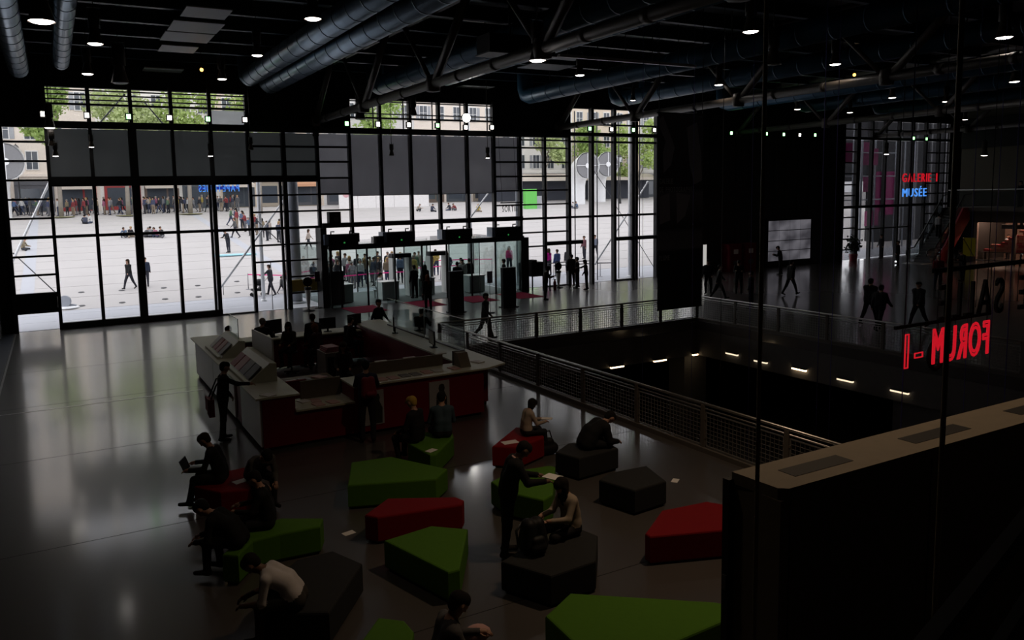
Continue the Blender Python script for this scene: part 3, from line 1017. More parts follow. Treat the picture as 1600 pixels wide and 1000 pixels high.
# ------------------------------------------------------------------ signs
def fit_text(parent, s, x0, x1, z0, z1, Y, m, mirrored, outline=0.0, depth=.05, name='letter', gap=.42):
    """one mesh for each letter, fitted between x0 and x1 on the plane Y; mirrored faces away from the camera"""
    meshes = []
    for ch in s:
        if ch == ' ':
            meshes.append(None)
            continue
        me = text_mesh(ch, 1.0, .0 if outline else depth / 2, 0)
        co = np.empty(len(me.vertices) * 3)
        me.vertices.foreach_get('co', co)
        meshes.append((me, co.reshape(-1, 3)))
    ws = [(.45 if q is None else max(.12, np.ptp(q[1][:, 0])) * 1.0) for q in meshes]
    tot = sum(ws) + gap * (len(ws) - 1) * .5
    caph = .73
    sx = (x1 - x0) / tot
    cur = 0
    for ch, q, w_ in zip(s, meshes, ws):
        if q is not None:
            me, co = q
            if outline:
                bpy.data.meshes.remove(me)
                me = text_mesh(ch, 1.0, 0, outline / sx)
                c2 = np.empty(len(me.vertices) * 3)
                me.vertices.foreach_get('co', c2)
                c2 = c2.reshape(-1, 3)
                mn = co[:, 0].min()
                c2[:, 2] *= sx
                co = c2
            else:
                mn = co[:, 0].min()
            lx = (co[:, 0] - mn + cur) * sx
            X = x1 - lx if mirrored else x0 + lx
            Z = z0 + co[:, 1] / caph * (z1 - z0)
            Yv = Y + co[:, 2]
            off = wl(parent)
            new = np.stack([X - off[0], Yv - off[1], Z - off[2]], 1)
            me.vertices.foreach_set('co', new.ravel())
            me.update()
            me.materials.clear()
            me.materials.append(m)
            o = bpy.data.objects.new(name, me)
            COL.objects.link(o)
            o.parent = parent
        cur += w_ + gap * .5


M_NR = emit('red_neon', (1.0, .012, .03), .5)
M_NRD = emit('dim_red_neon', (1.0, .02, .08), .12)
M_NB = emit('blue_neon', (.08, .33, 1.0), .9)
M_NBD = emit('blue_reflection_haze', (.02, .05, .8), .35)
M_OFF = mat('unlit_letters', (.035, .03, .028), .5)

YS = 10.0
a, b = Yp(1412, 575, YS), Yp(1543, 551, YS)
ztop = Yp(1543, 499, YS)[2]
t = root('neon_sign', ((a[0] + b[0]) / 2, YS, a[2]), 'red neon sign reading FORUM -1, seen from behind above the opening', 'sign')
zb = (a[2] + b[2]) / 2
xm = Yp(1482, 560, YS)[0]
xl = Yp(1457, 560, YS)[0]
fit_text(t, 'FORUM', xl, b[0], zb, ztop, YS, M_NR, True, outline=.020)
fit_text(t, '-1', a[0], Yp(1441, 560, YS)[0], zb, ztop, YS, M_NR, True, outline=.016)
bar_z0 = Yp(1402, 507, YS)
bar_z1 = Yp(1548, 487, YS)
part('hanging_bar', MB().bar((bar_z0[0], YS + .05, ztop + .12), (b[0] + .1, YS + .05, ztop + .12), .05, .07), M_BLACK, t)
for k in range(6):
    xx = a[0] + (b[0] - a[0]) * k / 5
    part('drop_rod', MB().bar((xx, YS + .05, zb + .3), (xx, YS + .05, ztop + .15), .015), M_BLACK, t)
for xx in (a[0] + .05, b[0] - .05):
    part('suspension', MB().bar((xx, YS + .05, ztop + .12), (xx, YS + .05, top_at(xx, YS)), .012), M_BLACK, t)
g0, g1 = Yp(1466, 492, YS + .05), Yp(1712, 468, YS + .05)
gt = Yp(1575, 429, YS + .05)[2]
gb_ = Yp(1575, 486, YS + .05)[2]
t = root('letter_sign', ((g0[0] + g1[0]) / 2, YS + .05, gb_), 'unlit dark sign reading GRANDE SALLE, seen from behind', 'sign')
fit_text(t, 'GRANDE SALLE', g0[0], g1[0], gb_, gt, YS + .05, M_OFF, True, depth=.06)
tz = Yp(1530, 416, YS + .05)[2]
part('hanging_bar', MB().bar((Yp(1462, 424, YS)[0], YS + .05, tz), (g1[0], YS + .05, tz), .06, .1), M_BLACK, t)
for k in range(12):
    xx = g0[0] + (g1[0] - g0[0]) * (k + .5) / 12
    part('drop_rod', MB().bar((xx, YS + .06, gb_ + .2), (xx, YS + .06, tz), .012), M_BLACK, t)
for k in (0.05, .5, .95):
    xx = g0[0] + (g1[0] - g0[0]) * k
    part('suspension', MB().bar((xx, YS + .05, tz), (xx, YS + .05, top_at(xx, YS)), .012), M_BLACK, t)
c = Yp(1462, 555, YS + .5)
tor = MB()
tor.tube([(c[0] + .26 * math.cos(q / 20 * 2 * math.pi), c[1], c[2] + .32 * math.sin(q / 20 * 2 * math.pi)) for q in range(21)], .055, 8)
t = root('ring_lamp', tuple(c), 'unlit dark ring hanging behind the red neon sign', 'lamp')
part('ring', tor, M_BLACK, t)
part('drop_rod', MB().bar((c[0], c[1], c[2] + .3), (c[0], c[1], 12.6), .012), M_BLACK, t)

YG = 22.5
for s, (xa, xb, yb, yt), m, lab in (('GALERIE 1', (1410, 1464, 284, 270), M_NR, 'red neon sign reading GALERIE 1'),
                                    ('MUSÉE', (1410, 1447, 307, 293.5), M_NB, 'blue neon sign reading MUSEE below the red one')):
    p0, p1 = Yp(xa, yb, YG), Yp(xb, yb, YG)
    zt = Yp((xa + xb) / 2, yt, YG)[2]
    zb = (p0[2] + p1[2]) / 2
    t = root('neon_sign', ((p0[0] + p1[0]) / 2, YG, zb), lab, 'sign')
    fit_text(t, s, p0[0], p1[0], zb, zt, YG, m, False, depth=.04)
    part('hanging_bar', MB().bar((p0[0], YG + .08, (zt + zb) / 2), (p1[0], YG + .08, (zt + zb) / 2), .03, .03), M_BLACK, t)
    for xx in (p0[0] + .02, p1[0] - .02):
        part('suspension', MB().bar((xx, YG + .09, (zt + zb) / 2), (xx, YG + .09, top_at(xx, YS)), .012), M_BLACK, t)
# reflection of a blue neon in the glass, built as glowing letters outside
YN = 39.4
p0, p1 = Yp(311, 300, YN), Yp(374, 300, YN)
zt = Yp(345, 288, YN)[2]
t = root('neon_sign', ((p0[0] + p1[0]) / 2, YN, p0[2]), 'glass reflection of a blue neon sign, built as glowing letters at the tall doors', 'sign')
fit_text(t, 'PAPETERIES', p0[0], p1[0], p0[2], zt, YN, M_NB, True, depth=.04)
part('backing_bar', MB().box(p0[0], p1[0], YN + .1, YN + .14, p0[2] + .1, zt - .1), M_NBD, t)  # blue haze of the reflection, built as a glowing bar
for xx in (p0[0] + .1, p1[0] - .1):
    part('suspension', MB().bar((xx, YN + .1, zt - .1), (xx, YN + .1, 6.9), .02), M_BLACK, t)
part('bracket', MB().bar((p0[0], YN + .1, 6.9), (p0[0], YF + .05, 6.9), .04).bar((p1[0], YN + .1, 6.9), (p1[0], YF + .05, 6.9), .04), M_BLACK, t)  # supports added to carry the reflected letters
# white exit lettering
p0, p1 = Yp(785, 331, YF - .6), Yp(808, 330, YF - .6)
t = root('exit_sign', ((p0[0] + p1[0]) / 2, YF - .6, p0[2]), 'small white lettering SORTIE hanging from a bar by the ladder windows', 'sign')
fit_text(t, 'SORTIE', p0[0], p1[0], p0[2], p0[2] + .34, YF - .6, mat('pale_letters', (.55, .56, .55), .5), False, depth=.02)
part('hanging_bar', MB().bar((p0[0] - .1, YF - .6, p0[2] + .5), (p1[0] + .4, YF - .6, p0[2] + .5), .06), M_BLACK, t)
part('suspension', MB().bar((p0[0], YF - .6, p0[2] + .5), (p0[0], YF - .3, 8.8), .012).bar((p1[0], YF - .6, p0[2] + .5), (p1[0], YF - .3, 8.8), .012), M_BLACK, t)

# ------------------------------------------------------------------ banner
M_BAN = bpy.data.materials.new('banner_print')
M_BAN.use_nodes = True
nt = M_BAN.node_tree
bs = nt.nodes['Principled BSDF']
bs.inputs['Roughness'].default_value = .7
tc = nt.nodes.new('ShaderNodeTexCoord')
sp = nt.nodes.new('ShaderNodeSeparateXYZ')
nt.links.new(tc.outputs['Object'], sp.inputs['Vector'])
rp = nt.nodes.new('ShaderNodeValToRGB')
mr = nt.nodes.new('ShaderNodeMapRange')
mr.inputs['From Min'].default_value = 0
mr.inputs['From Max'].default_value = 7.2
nt.links.new(sp.outputs['Z'], mr.inputs['Value'])
nt.links.new(mr.outputs['Result'], rp.inputs['Fac'])
els = rp.color_ramp.elements
els[0].position, els[0].color = 0, (.008, .008, .008, 1)
els[1].position, els[1].color = 1, (.05, .045, .055, 1)
for pos, cc in ((.30, (.008, .008, .009, 1)), (.315, (.12, .116, .13, 1)), (.40, (.09, .086, .10, 1)), (.42, (.015, .015, .017, 1)), (.60, (.10, .096, .11, 1)), (.62, (.022, .02, .024, 1))):
    e = els.new(pos)
    e.color = cc
nt.links.new(rp.outputs['Color'], bs.inputs['Base Color'])
DB = 29.0
b0, b1, bt = Dp(1027, 485, DB), Dp(1096, 478, DB), Dp(1030, 176, DB)
YBn = b0[1]
q1 = Yp(1096, 478, YBn)
zt = Yp(1030, 176, YBn)[2]
xb0, xb1, zb = b0[0], q1[0], b0[2]
t = root('banner', ((xb0 + xb1) / 2, YBn, zb), 'tall dark exhibition banner hanging over the far railing', 'banner')
part('cloth', MB().box(xb0, xb1, YBn - .006, YBn + .006, zb, zt), M_BAN, t)
part('bottom_rod', MB().bar((xb0 - .02, YBn, zb), (xb1 + .02, YBn, zb), .035), M_BLACK, t)
part('top_rod', MB().bar((xb0 - .05, YBn, zt), (xb1 + .05, YBn, zt), .05), M_BLACK, t)
for xx in (xb0 + .05, xb1 - .05):
    part('suspension', MB().bar((xx, YBn, zt), (xx, YBn, 12.6), .015), M_BLACK, t)
M_PRT = mat('banner_pale_print', (.20, .19, .21), .7)
fw = xb1 - xb0
fig = MB()                                        # a pale arm and shoulder at the top of the print
HB = zt - zb


def bp_(u, v):
    return (xb0 + u * fw, zb + v * HB)


for poly in (((.02, .97), (.10, .985), (.30, .87), (.36, .83), (.28, .74), (.12, .70), (.10, .80), (.16, .86), (.02, .93)),
             ((.62, .93), (.85, .96), (.95, .80), (.98, .66), (.80, .64), (.70, .74)),
             ((.04, .58), (.25, .60), (.27, .46), (.04, .44)),
             ((.40, .60), (.72, .585), (.60, .48), (.42, .44))):
    n = len(poly)
    fig.add([(bp_(u, v)[0], YBn - .0075, bp_(u, v)[1]) for u, v in poly], [tuple(range(n))])
part('print', fig, M_PRT, t)
M_BANT = mat('banner_grey_letters', (.30, .30, .30), .7)
for s, u0, u1, v in (('GALERIE', .03, .32, .645), ('DE PHOTOGRAPHIES', .03, .80, .603), ('PLUME', .03, .26, .255)):
    x0, z0 = bp_(u0, v)
    fit_text(t, s, x0, bp_(u1, v)[0], z0, z0 + .2, YBn - .009, M_BANT, False, depth=.002)
# ------------------------------------------------------------------ foam seats
SEAT_Z = .45
M_SG = mat('green_seat_fabric', (.07, .18, .011), .8, .2, var=.08, scale=14, bump=.1)
M_SR = mat('red_seat_fabric', (.20, .003, .006), .8, .2, var=.08, scale=14, bump=.1)
M_SK = mat('charcoal_seat_fabric', (.024, .025, .026), .85, .2, var=.1, scale=14, bump=.1)


def seat(px, m, label):
    pts = [Zp(x, y, SEAT_Z) for x, y in px]
    poly = [(q[0], q[1]) for q in pts]
    n = len(poly)
    area = sum(poly[i][0] * poly[(i + 1) % n][1] - poly[(i + 1) % n][0] * poly[i][1] for i in range(n))
    if area < 0:
        poly = poly[::-1]
    cx, cy = sum(p_[0] for p_ in poly) / n, sum(p_[1] for p_ in poly) / n

    def inset(d):
        out = []
        for i in range(n):
            p0, p1, p2 = (Vector(poly[j % n]) for j in (i - 1, i, i + 1))
            e1, e2 = (p1 - p0).normalized(), (p2 - p1).normalized()
            n1, n2 = Vector((-e1.y, e1.x)), Vector((-e2.y, e2.x))
            k = max(.35, 1 + n1.dot(n2))
            q = p1 + (n1 + n2) * (d / k)
            out.append((q.x, q.y))
        return out
    t = root('foam_seat', (cx, cy, 0), label, 'seat', 'polygonal foam seats')
    rings = [(inset(.012), .035), (poly, .06), (poly, SEAT_Z - .028), (inset(.008), SEAT_Z - .008), (inset(.028), SEAT_Z)]
    b = MB()
    vs = [(p_[0], p_[1], z) for pl, z in rings for p_ in pl]
    fs = [(r * n + i, r * n + (i + 1) % n, (r + 1) * n + (i + 1) % n, (r + 1) * n + i) for r in range(len(rings) - 1) for i in range(n)]
    fs += [tuple(range((len(rings) - 1) * n, len(rings) * n)), tuple(range(n))[::-1]]
    b.add(vs, fs)
    part('cover', b, m, t)
    part('plinth', MB().prism(inset(.04), 0, .04), M_BLACK, t)
    return t


seat([(543, 758), (549, 722), (611, 713), (699, 732), (681, 748)], M_SG, 'long green foam seat in front of the desk posters')
seat([(637, 692), (650, 676), (706, 672), (709, 682), (681, 710), (672, 711)], M_SG, 'small green foam seat with two people sitting back to back')
seat([(570, 804), (606, 778), (712, 776), (725, 781), (722, 788), (590, 808)], M_SR, 'long dark red foam seat between two green ones')
seat([(600, 844), (674, 821), (731, 826), (718, 889), (700, 894)], M_SG, 'bright green foam seat at the centre with nobody on it')
seat([(563, 1003), (591, 964), (632, 969), (647, 986), (640, 1022), (590, 1030)], M_SG, 'green foam seat cut by the bottom edge, left of the man in grey')
seat([(852, 962), (891, 926), (1118, 940), (1160, 950), (1150, 962), (985, 1032), (935, 1040)], M_SG, 'largest green foam seat at the bottom right')
seat([(1008, 833), (1034, 797), (1104, 783), (1176, 795), (1190, 822), (1016, 838)], M_SR, 'bright red foam seat beside the grey partition')
seat([(936, 749), (953, 738), (1010, 727), (1041, 751), (992, 766)], M_SK, 'empty charcoal foam seat near the railing')
seat([(783, 877), (826, 850), (905, 825), (934, 836), (931, 876), (861, 900)], M_SK, 'large charcoal foam seat under the woman in a beige cardigan')
seat([(868, 706), (888, 692), (945, 689), (966, 700), (905, 716)], M_SK, 'charcoal foam seat under the hunched dark figure')
seat([(769, 697), (806, 667), (848, 671), (850, 683), (812, 699)], M_SR, 'red foam seat with a child and a sheet of paper')
seat([(767, 752), (800, 736), (858, 727), (868, 729), (864, 772), (849, 781), (790, 768)], M_SG, 'green foam seat behind the man in a dark suit')
seat([(303, 760), (330, 741), (385, 729), (402, 744), (391, 764), (345, 769)], M_SR, 'red foam seat under the man with a laptop')
seat([(347, 866), (395, 822), (440, 809), (505, 809), (500, 822), (437, 834), (395, 845), (372, 868)], M_SG, 'dark green foam seat on the left under two dark figures')
seat([(398, 946), (420, 908), (465, 874), (520, 860), (566, 880), (514, 957), (440, 958)], M_SK, 'large charcoal foam seat under the man in a pale shirt')

# ------------------------------------------------------------------ information desk
HD, LC = 1.2, .84
DX0, DX1, DY0, DY1 = 3.66, 9.12, 16.55, 25.3
d = root('information_desk', (6.4, 20.0, 0), 'large U-shaped information desk with deep red front and pale end panels', 'desk')
part('left_counter', MB().box(DX0 + .02, 4.4, DY0 + .02, DY1, .08, HD - .04), M_RED, d)
for y0, y1 in ((16.62, 18.6), (19.35, 22.2), (22.25, 25.2)):
    part('side_panel', MB().box(DX0 - .02, DX0 + .02, y0, y1, .1, HD - .06), M_WHITE, d, label='pale grey side panel')
part('plinth', MB().box(DX0 + .06, 4.35, DY0 + .1, DY1, 0, .08).box(4.2, DX1 - .05, DY0 + .1, 17.4, 0, .08).box(8.95, 9.65, 17.4, DY1, 0, .08), M_BLACK, d)
part('left_top', MB().box(DX0 - .12, 4.5, DY0 - .02, DY1 + .1, HD - .04, HD), M_CREAM, d)
part('low_counter', MB().box(4.4, 5.75, DY0 + .04, 17.4, .08, LC - .04), M_RED, d)
part('low_top', MB().box(4.4, 5.75, DY0 - .05, 17.45, LC - .04, LC), M_CREAM, d)
part('high_counter', MB().box(5.75, DX1, DY0 + .02, 17.4, .08, HD - .04), M_RED, d)
part('high_top', MB().box(5.72, 8.85, DY0 - .08, 17.45, HD - .04, HD).prism([(8.85, DY0 - .08), (9.2, DY0 - .08), (9.85, 16.75), (8.85, 16.75)], HD - .04, HD), M_CREAM, d)
part('right_counter', MB().box(8.9, 9.7, 17.4, DY1, .08, HD - .04), M_RED, d)
part('right_top', MB().box(8.85, 9.85, 16.75, DY1 + .05, HD - .04, HD), M_CREAM, d)
part('back_counter', MB().box(4.4, 8.9, 24.6, DY1, .08, HD - .2), M_RED, d)
part('back_top', MB().box(4.5, 8.85, 24.5, DY1 + .05, HD - .2, HD - .16), M_CREAM, d)
part('upstand', MB().box(4.75, 5.7, 17.36, 17.42, LC, 1.26), M_GREYBOX, d)
part('upstand', MB().box(6.3, 8.4, 17.38, 17.44, HD, HD + .28), M_GREYBOX, d)
for u in (6.6, 7.35, 8.2):
    part('clip', MB().box(u, u + .3, 17.36, 17.46, HD + .28, HD + .30), M_PAPER, d)
for k, (xa, xb) in enumerate(((5.98, 6.46), (7.62, 8.16))):
    p_ = part('poster', MB().box(xa, xb, DY0 - .005, DY0 + .02, .22, 1.02), mat('poster_paper', (.42, .42, .44), .6), d, label='pale poster with a dark figure')
    cxp = (xa + xb) / 2 + .06
    fg = MB()
    fg.lathe([(.001, -.11), (.06, -.09), (.085, 0), (.06, .09), (.001, .11)], (cxp, DY0 - .006, .84), 12, sy=.03)
    fg.add([(x, DY0 - .0075, z) for x, z in ((cxp - .16, .24), (cxp + .13, .24), (cxp + .14, .6), (cxp + .07, .76), (cxp - .08, .74), (cxp - .15, .55))], [(0, 1, 2, 3, 4, 5)])
    part('printed_figure', fg, mat('poster_dark_figure', (.03, .032, .022), .6), p_)
# glass screens of the desk
M_EDGE = mat('glass_edge', (.30, .36, .36), .2)
for nm, bx, lab in (('glass_screen', (4.28, 4.295, 21.75, 22.95, HD, 2.18), 'clear glass screen on the far left corner of the desk'),
                    ('glass_screen', (9.6, 9.615, 18.5, 21.0, HD, 2.1), 'clear glass screen on the near right side of the desk'),
                    ('glass_screen', (9.6, 9.615, 21.1, 24.0, HD, 2.1), 'clear glass screen on the far right side of the desk')):
    x0, x1, y0, y1, z0, z1 = bx
    t = root(nm, ((x0 + x1) / 2, (y0 + y1) / 2, z0), lab, 'screen')
    part('sheet', MB().box(*bx), M_PANE2, t)
    part('edge', MB().box(x0 - .002, x1 + .002, y0, y1, z1, z1 + .012).box(x0 - .002, x1 + .002, y0 - .012, y0, z0, z1 + .012), M_EDGE, t)
    part('shoe', MB().box(x0 - .02, x1 + .02, y0, y1, z0, z0 + .04), M_FRAME2, t)
t = root('desk_divider', (4.33, 19.5, HD), 'tall pale divider panel between the two leaflet racks', 'panel')
part('sheet', MB().prism_axis([(18.44, HD), (20.58, HD), (20.58, 2.06), (18.7, 2.13), (18.44, 2.12)], 4.40, 4.44), M_WHITE, t)
part('foot', MB().box(4.40, 4.48, 18.5, 20.5, HD, HD + .03), M_FRAME2, t)

LEAF = [mat('leaflet_%s' % n, c, .6) for n, c in (('white', (.6, .6, .58)), ('grey', (.25, .25, .26)), ('red', (.35, .08, .08)), ('dark', (.08, .08, .09)), ('rose', (.55, .3, .3)))]


def rack(y0, y1, lab, what):
    t = root('leaflet_rack', (4.0, (y0 + y1) / 2, HD), lab, 'rack', 'leaflet racks on the desk')
    part('body', MB().prism_axis([(DX0 + .05, HD), (4.38, HD), (4.38, HD + .42), (4.22, HD + .44), (DX0 + .12, HD + .06)], y0, y1, 'y'), M_CREAM, t)
    part('ledge', MB().box(DX0 - .02, DX0 + .07, y0, y1, HD, HD + .07), M_CREAM, t)
    n = 4
    for i in range(n):
        ya = y0 + .1 + (y1 - y0 - .2) * i / n
        yb = ya + (y1 - y0 - .2) / n - .07
        p0, p1 = Vector((DX0 + .10, 0, HD + .075)), Vector((4.06, 0, HD + .345))
        nrm = Vector((-(p1.z - p0.z), 0, p1.x - p0.x)).normalized() * .03
        m = LEAF[(i * 3 + int(y0)) % 5]
        vs = [(q.x, y, q.z) for y in (ya, yb) for q in (p0, p1, p1 + nrm, p0 + nrm)]
        solo('leaflet_stack', MB().add(vs, [(0, 1, 2, 3), (7, 6, 5, 4), (0, 4, 5, 1), (1, 5, 6, 2), (2, 6, 7, 3), (3, 7, 4, 0)]), m,
             (4.0, (ya + yb) / 2, HD + .08), label='%s leaflet stack, %s from the front in the %s' % (m.name.split('_')[1], ordw[i], what), cat='leaflets', group='leaflets in the desk racks')


rack(18.0, 20.4, 'pale sloping leaflet rack on the near left corner of the desk', 'near rack')
rack(21.4, 23.3, 'pale sloping leaflet rack on the far left corner of the desk', 'far rack')


def sheet(x, y, w_, l_, z, m, label, ang=0.0, h=.012, name='paper_sheet', cat='paper'):
    c, s = math.cos(ang), math.sin(ang)
    pl = [(x + c * a - s * b_, y + s * a + c * b_) for a, b_ in ((-w_ / 2, -l_ / 2), (w_ / 2, -l_ / 2), (w_ / 2, l_ / 2), (-w_ / 2, l_ / 2))]
    return solo(name, MB().prism(pl, z, z + h), m, (x, y, z), label=label, cat=cat)


M_PINK = mat('pink_paper', (.62, .40, .38), .7)
for (x, y, a, m, lab, z) in ((4.75, 17.15, .2, M_PAPER, 'stack of white paper at the back of the low counter', LC), (5.0, 17.05, -.1, M_PINK, 'stack of pink paper at the back of the low counter', LC),
                             (4.95, 16.7, .15, M_PINK, 'pink leaflet at the front of the low counter, left', LC), (5.3, 16.72, .2, M_PINK, 'pink leaflet at the front of the low counter, right', LC),
                             (6.5, 16.75, .0, M_PINK, 'first pink leaflet on the high counter', HD), (6.78, 16.75, .05, M_PINK, 'second pink leaflet on the high counter', HD),
                             (7.1, 16.8, .0, LEAF[1], 'first grey leaflet on the high counter', HD), (7.38, 16.8, .05, LEAF[1], 'second grey leaflet on the high counter', HD),
                             (7.7, 16.85, .0, M_PINK, 'third pink leaflet on the high counter', HD), (7.98, 16.85, .0, LEAF[0], 'white leaflet on the high counter', HD),
                             (8.45, 16.85, .1, M_PINK, 'pink leaflet at the right end of the high counter', HD), (9.3, 17.2, .3, M_PAPER, 'white sheet at the right corner of the desk', HD),
                             (3.85, 16.72, .5, M_PAPER, 'white leaflet on the left corner of the desk', HD)):
    sheet(x, y, .22, .3, z + .0005, m, lab, a, .02)
t = root('folder_stand', (8.75, 16.95, HD), 'dark sloping folder stand at the right end of the desk', 'stand')
part('body', MB().prism_axis([(16.8, HD), (17.25, HD), (17.2, HD + .34), (17.0, HD + .34)], 8.62, 8.9), M_GREYBOX, t)
part('back', MB().box(8.6, 8.92, 17.2, 17.25, HD, HD + .36), M_FRAME2, t)


def monitor(x, y, z, label, rz=0.0, w_=.52, h_=.34, lift=.14):
    t = root('monitor', (x, y, z), label, 'monitor', 'black monitors on the information desk', rz=rz)

    def lp(nm, b_, m):
        me = b_.mesh(nm)
        me.materials.append(m)
        o = bpy.data.objects.new(nm, me)
        COL.objects.link(o)
        o.parent = t
    lp('base', MB().box(-.12, .12, -.09, .09, 0, .015), M_BLACK)
    lp('stand', MB().box(-.03, .03, -.02, .02, .015, lift + .1), M_BLACK)
    lp('case', MB().box(-w_ / 2, w_ / 2, .02, .06, lift, lift + h_), M_BLACK)
    lp('display', MB().box(-w_ / 2 + .02, w_ / 2 - .02, .058, .063, lift + .02, lift + h_ - .02), mat('dark_display', (.02, .022, .025), .15))
    return t


BK = HD - .16
for px, py, yy, zz, rz, lab, w_, h_ in ((428, 520, 24.85, BK, .25, 'black monitor second from the left at the back of the desk', .62, .46),
                                        (512, 510, 24.85, BK, -.1, 'black monitor at the middle of the back counter', .55, .36),
                                        (555, 508, 24.85, BK, .3, 'black monitor right of the middle on the back counter', .55, .40),
                                        (655, 512, 22.4, HD, 1.2, 'dark monitor under the far right glass screen', .6, .45),
                                        (693, 530, 19.6, HD, 1.4, 'dark monitor under the near right glass screen', .55, .4)):
    p = Yp(px, py, yy)
    xx = p[0] if zz == BK else 9.2
    monitor(xx, yy, zz, lab, rz, w_, h_, .10)
# tables inside the desk
for (x0, x1, y0, y1, z, lab) in ((4.9, 6.2, 19.0, 20.0, .78, 'work table with papers inside the desk on the left'), (6.9, 8.3, 18.0, 18.9, .78, 'dark work table behind the high counter')):
    t = root('work_table', ((x0 + x1) / 2, (y0 + y1) / 2, 0), lab, 'table')
    part('top', MB().box(x0, x1, y0, y1, z - .04, z), mat('brown_table_top', (.20, .15, .11), .5), t)
    for xx in (x0 + .05, x1 - .05):
        for yy in (y0 + .05, y1 - .05):
            part('leg', MB().box(xx - .025, xx + .025, yy - .025, yy + .025, 0, z - .04), M_BLACK, t)
for i, (x, y, m, lab) in enumerate(((5.1, 19.4, M_PAPER, 'white papers on the left work table, left pile'), (5.45, 19.5, LEAF[1], 'grey folder on the left work table'), (5.85, 19.55, M_PINK, 'pink papers on the left work table'))):
    sheet(x, y, .26, .34, .7805, m, lab, .2 * i, .03)
monitor(7.25, 18.45, .78, 'black monitor behind the high counter, left of two', 3.1, .55, .36, .12)
monitor(7.95, 18.45, .78, 'black monitor behind the high counter, right of two', 3.2, .55, .36, .12)
t = root('cabinet', (6.55, 20.6, 0), 'grey office cabinet with red folders on top inside the desk', 'cabinet')
part('body', MB().box(6.25, 6.85, 20.2, 21.0, .05, 1.25), mat('grey_cabinet', (.22, .20, .18), .5), t)
part('door', MB().box(6.3, 6.8, 20.18, 20.2, .1, 1.15), M_BLACK, t)
part('foot', MB().box(6.3, 6.8, 20.25, 20.95, 0, .05), M_BLACK, t)
for i in range(3):
    sheet(6.5, 20.6, .42 - .03 * i, .5, 1.2505 + i * .045, mat('rose_folder', (.40, .16, .18), .6), '%s rose folder in the pile on the grey cabinet' % ('lowest', 'middle', 'topmost')[i], .06 * i, .042, 'folder', 'folder')

# small things on the seats and the floor
for (px, py, z, w_, l_, ang, lab) in ((545, 833, 0.001, .2, .13, .2, 'white sheet lying on the floor left of the green seats'),
                                      (1055, 751, 0.001, .2, .12, .6, 'crumpled white paper on the floor beyond the red seat'),
                                      (674, 704, SEAT_Z + .001, .22, .15, .4, 'white sheet on the small green seat'),
                                      (797, 691, SEAT_Z + .001, .33, .2, -.1, 'white sheet on the red seat beside the child'),
                                      (376, 752, SEAT_Z + .001, .26, .18, .3, 'white sheet on the red seat beside the laptop man')):
    p = Zp(px, py, z)
    sheet(p[0], p[1], w_, l_, z, M_PAPER, lab, ang, .004)

# ------------------------------------------------------------------ kiosks, mats, stands near the entrance
for (px, py, lab) in ((713, 488, 'tall black information pillar, left of two'), (795, 480, 'tall black information pillar, right of two')):
    p = Zp(px, py)
    t = root('information_pillar', (p[0], p[1], 0), lab, 'pillar', 'black information pillars')
    part('body', MB().box(p[0] - .36, p[0] + .36, p[1] - .12, p[1] + .12, .04, 1.95), M_BLACK, t)
    part('base', MB().box(p[0] - .42, p[0] + .42, p[1] - .25, p[1] + .25, 0, .04), M_BLACK, t)
    part('face', MB().box(p[0] - .33, p[0] + .33, p[1] - .13, p[1] - .12, .12, 1.9), mat('dark_gloss_panel', (.012, .012, .013), .3), t)
M_MAT = mat('crimson_mat', (.33, .003, .045), .9, .2)
for (x0, x1, y0, y1, lab) in ((12.35, 14.05, 34.9, 37.1, 'crimson door mat at the left entrance doors'), (15.6, 17.2, 34.9, 37.1, 'crimson door mat behind the left black pillar'),
                              (18.6, 20.2, 34.8, 37.1, 'crimson door mat between the black pillars'), (21.3, 22.9, 34.6, 37.0, 'crimson door mat right of the right black pillar')):
    t = root('door_mat', ((x0 + x1) / 2, (y0 + y1) / 2, 0), lab, 'mat', 'crimson door mats at the entrance')
    part('pile', MB().box(x0, x1, y0, y1, 0.001, .014), M_MAT, t)
    part('edge', MB().box(x0 - .03, x0, y0, y1, .001, .01).box(x1, x1 + .03, y0, y1, .001, .01), M_BLACK, t)
M_STAND = mat('white_stand', (.6, .6, .6), .4)
for (px, py, hh, lab) in ((478, 484, 1.68, 'black disc on a white tapered stand left of the entrance'), (862, 448, 1.5, 'black disc on a white tapered stand right of the entrance')):
    p = Zp(px, py)
    y = p[1] - .5 if px < 600 else p[1] - .7
    t = root('disc_stand', (p[0], y, 0), lab, 'stand', 'black disc stands by the entrance')
    part('foot', MB().lathe([(.30, 0), (.28, .03), (.05, .08), (.03, .12)], (p[0], y, 0), 14), M_BLACK, t)
    part('cone', MB().lathe([(.06, .1), (.15, hh - .62), (.001, hh - .62)], (p[0], y, 0), 14), M_STAND, t)
    part('collar', MB().lathe([(.17, hh - .62), (.17, hh - .5), (.001, hh - .5)], (p[0], y, 0), 14), M_BLACK, t)
    part('disc', MB().tube([(p[0], y - .03, hh - .24), (p[0], y + .03, hh - .24)], .23, 20), M_BLACK, t)
    part('neck', MB().tube([(p[0], y, hh - .5), (p[0], y, hh - .4)], .03, 8), M_BLACK, t)
